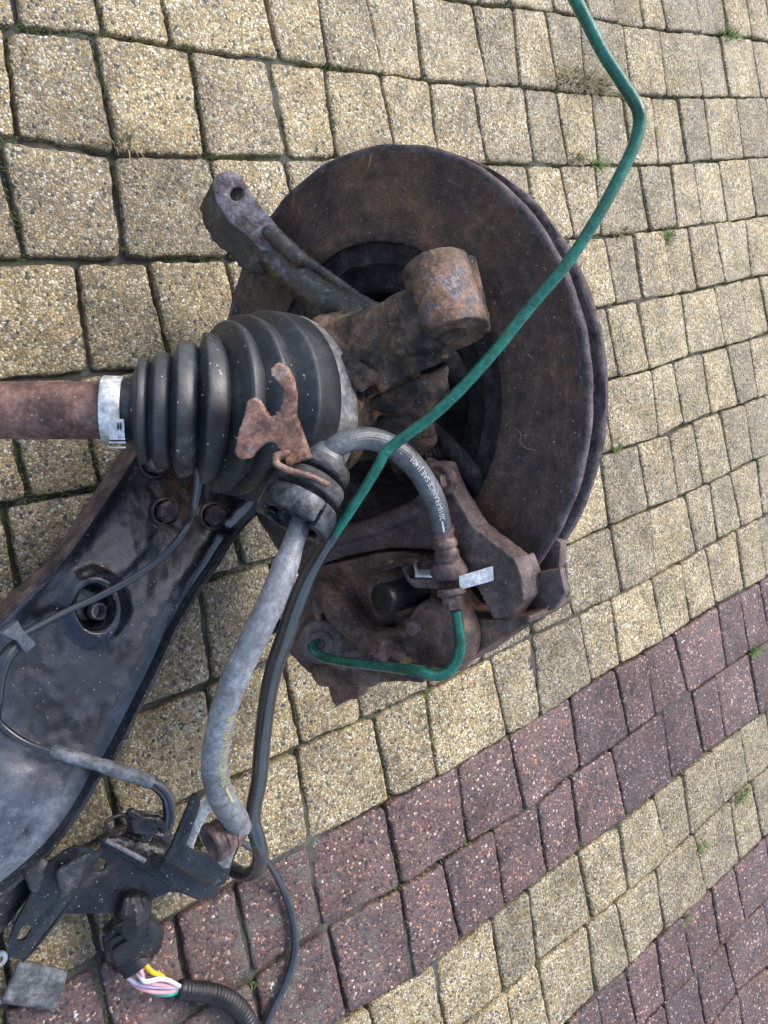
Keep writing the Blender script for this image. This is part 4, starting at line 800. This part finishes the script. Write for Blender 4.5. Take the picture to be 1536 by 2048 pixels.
useat('seat_plate', [(330, 1716), (346, 1690), (360, 1660), (374, 1622), (384, 1596), (392, 1591), (402, 1596), (402, 1606), (390, 1640), (376, 1690), (384, 1700), (428, 1712), (446, 1730), (458, 1716), (478, 1676), (484, 1682), (470, 1716), (452, 1768), (436, 1776), (380, 1748)], 0, .003)
useat('side_flange', [(330, 1718), (380, 1750), (438, 1780), (430, 1797), (392, 1798), (352, 1776), (318, 1740)], -.012, .003)
useat('slot_rim', [(374, 1620), (386, 1590), (398, 1588), (404, 1594), (399, 1600), (392, 1598), (380, 1626), (350, 1694), (343, 1692)], .003, .003)
clp = plate('steel_clip', [Q(x, y, Z) for x, y, Z in [(411, 1589, .508), (420, 1591, .506), (440, 1606, .504), (460, 1628, .502), (447, 1637, .504), (432, 1630, .505), (422, 1620, .506), (412, 1632, .508), (398, 1660, .511), (384, 1694, .515), (372, 1690, .517), (390, 1640, .513)]], .0016, M['steel'], w=.0004)
tag(clp, 'bright bent steel clip wedged beside the hose end on the black bracket', 'clip')
pl2 = plate('steel_tab', [Q(x, y, .512) for x, y in [(433, 1722), (456, 1700), (470, 1680), (478, 1682), (458, 1736), (446, 1738)]], .0014, M['alloy'], us, w=.0003)
f0, f1 = Q(420, 1689, .4585), Q(484, 1648, .4715)
lathe('lower_ferrule', f0, unit(f1 - f0), [(.007, .0002), (.007, .0064), (.0012, .0072), (0, .0082), (0, .0100), (.0010, .0110), (.0038, .0111), (.0046, .0102), (.0062, .0100), (.0070, .0106), (.0092, .0104), (.0100, .0094), (.0125, .0092), (.0130, .0098), (.0160, .0094), (.0175, .0082), (.019, .0080)], M['fitting'], bh, 'rusty open end fitting of the hose', seg=48, wob=.0003)
st = thing('slotted_strap', 'long black flat steel strap with a slotted rounded end at the lower left corner', 'strap', G(90, 1810, .03))
SZ = lambda x, y: .058 - (y - 1690) * .00010
plate('strap_plate', [G(x, y, SZ(x, y)) for x, y in [(131, 1703), (152, 1694), (180, 1697), (190, 1707), (172, 1750), (150, 1788), (110, 1842), (55, 1912), (44, 1919), (28, 1918), (15, 1906), (15, 1888), (30, 1850), (62, 1785), (92, 1730)]], .0024, M['sheet'], st, holes=[(G(45, 1873, SZ(0, 1873)), .0032, G(52, 1860, SZ(0, 1860)))], w=.0005)
wl_ = [(188, 1712), (150, 1790), (110, 1846), (70, 1897), (46, 1922)]
cast('strap_edge', [hull([(G(a[0], a[1], SZ(*a) - .001), .0011), (G(b[0], b[1], SZ(*b) - .001), .0011), (G(a[0], a[1], SZ(*a) - .009), .0011), (G(b[0], b[1], SZ(*b) - .009), .0011)]) for a, b in zip(wl_[:-1], wl_[1:])], M['sheet'], st, voxel=.0008, smooth=1, rough=.0002)
cast('twisted_tab', [hull([(G(120, 1745, .060), .003), (G(170, 1712, .066), .002), (G(150, 1770, .058), .003), (G(125, 1790, .055), .002)]), hull([(G(60, 1745, .05), .003), (G(85, 1728, .055), .004), (G(70, 1775, .05), .003)])], M['arm'], st, voxel=.0010, smooth=2, rough=.0012, nsize=.004)
sf = plate('subframe_flange', [G(x, y, .034) for x, y in [(-60, 1800), (0, 1772), (60, 1738), (92, 1722), (86, 1745), (60, 1790), (25, 1840), (0, 1870), (-60, 1930)]], .02, M['sheet'], w=.001)
tag(sf, 'greasy black flange of steel at the left edge under the strap', 'flange')
lp_ = pxtube('wire_retainer', gz([(262, 1632, .058, 3.4), (240, 1630, .060, 3.4), (218, 1640, .060, 3.4), (212, 1650, .060, 3.4), (222, 1664, .058, 3.4), (244, 1676, .055, 3.4), (256, 1680, .05, 3.4)]), M['blackp'], bk, 'thin black wire retainer loop', seg=12)
cast('hook_tab', [hull([(G(266, 1634, .056), .003), (G(312, 1640, .056), .003), (G(300, 1660, .052), .004), (G(270, 1655, .05), .004)]), hull([(G(262, 1624, .06), .003), (G(275, 1632, .06), .003)]), hull([(G(312, 1640, .056), .004), (G(330, 1655, .05), .004)]),
      hull([(G(300, 1668, .052), .0022), (G(292, 1680, .052), .0022)]), hull([(G(300, 1668, .052), .0022), (G(325, 1672, .052), .0022)])], M['sheet'], bk, voxel=.0009, smooth=2, rough=.0005)

# ------------------------------------------------------------------ electrical plug, wires, conduit
pg = thing('electrical_connector', 'round black electrical plug with coloured wires leaving its open end', 'connector', G(262, 1880, 0))
def E(x, y, z): return G(x, y, z)
cast('plug_body', [hull([(E(262, 1805, .036), .008), (E(285, 1810, .036), .007), (E(262, 1840, .034), .013)]), hull([(E(232, 1868, .026), .010), (E(292, 1860, .028), .011), (E(262, 1835, .032), .010), (E(240, 1905, .020), .009), (E(300, 1890, .022), .008)]),
     hull([(E(236, 1900, .020), .009), (E(300, 1886, .020), .009), (E(246, 1925, .014), .007), (E(290, 1905, .014), .007)]), hull([(E(252, 1800, .04), .0035), (E(248, 1830, .042), .0035)]), hull([(E(285, 1800, .040), .0035), (E(290, 1840, .040), .0035)]),
     hull([(E(215, 1872, .028), .0035), (E(220, 1915, .022), .0035)]), hull([(E(318, 1868, .026), .004), (E(312, 1890, .022), .004)])], M['blackp'], pg, voxel=.0009, smooth=2, rough=.0004, nsize=.004)
for (a, b) in (((236, 1850, .040), (262, 1842, .043)), ((222, 1882, .036), (262, 1862, .042)), ((228, 1900, .033), (262, 1878, .038)), ((290, 1842, .042), (306, 1868, .036))):
    bev('moulded_rib', [hull([(E(*a), .0016), (E(*b), .0016)])], M['blackp'], pg, w=.0002)
e0, e1 = E(268, 1914, .016), E(286, 1944, .0205)
lathe('plug_ring', e0, unit(e1 - e0), [(-.006, .0002), (-.006, .0140), (-.002, .0150), (0, .0148), (.001, .0126), (.0075, .0118), (.008, .0110), (.0075, .0100), (.001, .0096), (.001, .0002)], M['blackp'], pg, 'ridged black ring at the open end', seg=48)
def wire(pts, m, z=.016): pxtube('wire', gz([(x, y, zz, r) for x, y, zz, r in pts]), M[m], pg, m[2:] + ' insulated wire', seg=12, sub=8)
wire([(278, 1935, .024, 5), (288, 1928, .026, 5.2), (296, 1936, .028, 5.2), (306, 1945, .028, 5.2), (322, 1951, .024, 5), (330, 1958, .020, 4.5)], 'w_yellow')
wire([(270, 1938, .024, 4.5), (278, 1936, .027, 4.8), (284, 1948, .028, 4.8), (286, 1960, .028, 4.8), (300, 1966, .026, 4.8), (325, 1970, .022, 4.6), (358, 1974, .012, 4.4), (385, 1978, .011, 4)], 'w_pink')
wire([(276, 1946, .025, 4.5), (288, 1962, .030, 4.8), (302, 1962, .030, 4.8), (320, 1958, .028, 4.8), (340, 1962, .022, 4.6), (358, 1972, .014, 4.4), (385, 1980, .011, 4)], 'w_white')
wire([(256, 1956, .020, 4.5), (272, 1966, .024, 4.8), (300, 1972, .024, 4.8), (330, 1974, .020, 4.6), (358, 1976, .012, 4.4), (385, 1980, .011, 4)], 'w_lilac')
wire([(262, 1964, .018, 4.5), (280, 1975, .020, 5), (308, 1983, .020, 5), (335, 1984, .016, 4.6), (356, 1980, .012, 4.4), (385, 1980, .011, 4)], 'w_pink')
wire([(300, 1984, .012, 4.5), (318, 1988, .014, 5.2), (340, 1988, .014, 5.2), (358, 1983, .012, 5), (385, 1981, .011, 4)], 'w_green')
cd_ = pxtube('corrugated_conduit', gz([(358, 1978, .013, 19), (372, 1980, .013, 19), (410, 1984, .013, 19.5), (440, 1992, .013, 20), (465, 2006, .013, 20), (484, 2026, .013, 20.5), (494, 2048, .013, 21), (500, 2080, .013, 21), (508, 2130, .013, 21)]), M['blackp'], seg=32, step=.0006,
             mod=lambda s, a: 1 - (.085 if (s % .0031) < .0010 else 0))
tag(cd_, 'black corrugated conduit carrying the wires out of the bottom of the picture', 'conduit')

# ------------------------------------------------------------------ odds and ends on the ground
sl_ = cast('stone_block', [hull([(G(x, y, z), .002) for x, y in [(42, 1925), (130, 1946), (108, 2014), (10, 2000)] for z in (.002, .010)])], M['slate'], voxel=.0012, smooth=3, rough=.0008)
tag(sl_, 'flat dark grey stone at the bottom left corner', 'stone')
wa = lathe('steel_washer', G(-2, 1918, .014), (.1, 0, 1), [(0, .0022), (.0012, .0022), (.0016, .003), (.0016, .0045), (.0008, .0052), (0, .0052)], M['steel'], seg=32)
tag(wa, 'small pale washer half cut off at the left edge', 'washer')

for (pts, lab, kd) in (([(728, 352, .004, 1.2), (736, 336, .007, 1.3), (740, 322, .006, 1.2), (742, 310, .004, 1)], 'curved dry grass blade lying near the top edge of the rusty disc', 1),
                       ([(1030, 858, .003, 1.2), (1042, 868, .005, 1.3), (1040, 884, .004, 1.3), (1052, 896, .005, 1.2), (1072, 900, .003, 1)], 'thin wisp of dry root lying on the right side of the disc face', 2),
                       ([(786, 386, .003, 1.1), (800, 372, .006, 1.2), (812, 380, .005, 1.2), (806, 392, .003, 1)], 'small curled dry root above the hub on the disc face', 3)):
    o = tube('dry_stem', [(D(x, y, t), r * .00022) for x, y, t, r in pts], M['straw'], seg=6, sub=5); tag(o, lab, 'dry grass')

# grass in the joints
def tuft(cx, cy, n, L_, spread, mats, label, seed, lean=(0, 0)):
    r = random.Random(seed); C = G(cx, cy, -.003); mb = MB()
    for i in range(int(n * 1.6)):
        a = r.uniform(0, 2 * PI); d = r.random() ** .6 * spread; b = C + np.array([math.cos(a) * d * 1.6, math.sin(a) * d * .45, 0]); l = L_ * r.uniform(.45, 1.15)
        a2 = r.uniform(0, 2 * PI); dirv = np.array([math.cos(a2) + lean[0], math.sin(a2) + lean[1], 0]) * r.uniform(.4, 1.1); w_ = r.uniform(.0006, .0011)
        sd_ = unit(np.cross(dirv + (0, 0, .01), (0, 0, 1))) * w_; v = []
        for t in (0, .33, .66, 1): p = b + dirv * l * t * (.5 + .5 * t) + np.array([0, 0, l * (t - .45 * t * t) * .9]); v += [p - sd_ * (1 - t * .9), p + sd_ * (1 - t * .9)]
        mb.add(v, [(0, 1, 3, 2), (2, 3, 5, 4), (4, 5, 7, 6)])
    o = put('grass_tuft', mb.mesh(), M[mats]); tag(o, label, 'grass tuft', 'grass tufts growing in the joints of the paving'); return o
tuft(1150, 165, 70, .030, .020, 'straw', 'largest tuft, dry and yellowish, in the joint left of the green pipe bend', 1, (-.3, 0)); tuft(1195, 175, 60, .030, .018, 'straw', 'dry tangled tuft touching the green pipe near its bend', 2)
tuft(1455, 72, 45, .024, .016, 'grass', 'small green tuft in the joint at the top right corner', 3); tuft(1505, 1303, 60, .014, .008, 'grass', 'bright green round tuft among the red pavers at the right edge', 4)
tuft(1397, 1695, 50, .012, .007, 'grass', 'small green tuft between the lower yellow pavers', 5); tuft(1480, 1590, 50, .016, .012, 'grass', 'spreading green tuft in the middle joint of the lower yellow band', 6)
tuft(1152, 318, 30, .018, .010, 'straw', 'thin dry tuft in the joint above the disc at its right', 7); tuft(1192, 332, 30, .016, .008, 'grass', 'little mossy tuft right beside a thin dry one above the disc', 8)
tuft(1232, 895, 22, .014, .006, 'grass', 'little green tuft by the right edge of the disc', 9); tuft(1330, 475, 35, .018, .008, 'grass', 'green tuft hanging into a joint right of the pipe', 10)
tuft(1245, 466, 40, .012, .016, 'straw', 'flat dry moss strip in the joint just right of the disc', 11); tuft(845, 1392, 22, .008, .005, 'grass', 'tiny green tuft just below the caliper', 12); tuft(243, 290, 16, .022, .006, 'straw', 'few bent dry blades in the joint at upper left', 13)
tuft(1365, 1838, 26, .012, .007, 'grass', 'dark green tuft on the border of the lower red pavers', 14); tuft(514, 1962, 14, .007, .005, 'grass', 'tiny green sprout on the red pavers beside the thin cable', 15); tuft(1418, 1934, 14, .008, .004, 'grass', 'tiny green sprout low among the lower right red pavers', 16)
mb = MB(); r = random.Random(77)
for i in range(16000):
    k = r.choice(range(-3, 15)); x = r.uniform(-.2, 1.3)
    if r.random() < .62: y = yb(k, x) + r.uniform(-.0016, .0016)
    elif gaps:
        a, k = r.choice(gaps); t = r.random(); x = a[0] + (a[1] - a[0]) * t + r.uniform(-.0010, .0010); y = yb(k, a[0]) + (yb(k + 1, a[1]) - yb(k, a[0])) * t
    if mnoise.noise(Vector((x * 9, y * 9, 4.2))) < -.05 + (.15 if k > 8 else 0) - (.15 if k < 3 else 0): continue
    l = r.uniform(.0018, .0050) * (1.5 if k < 4 else 1); a = r.uniform(0, 2 * PI); b = np.array([x, y, -.0045]); d = np.array([math.cos(a) * l * .7, math.sin(a) * l * .7, l]); s_ = np.array([-math.sin(a), math.cos(a), 0]) * .0006
    mb.add([b - s_, b + s_, b + d], [(0, 1, 2)])
o = put('joint_moss', mb.mesh(), M['grass']); tag(o, kind='stuff', label='low moss and sprouts growing in the paving joints')
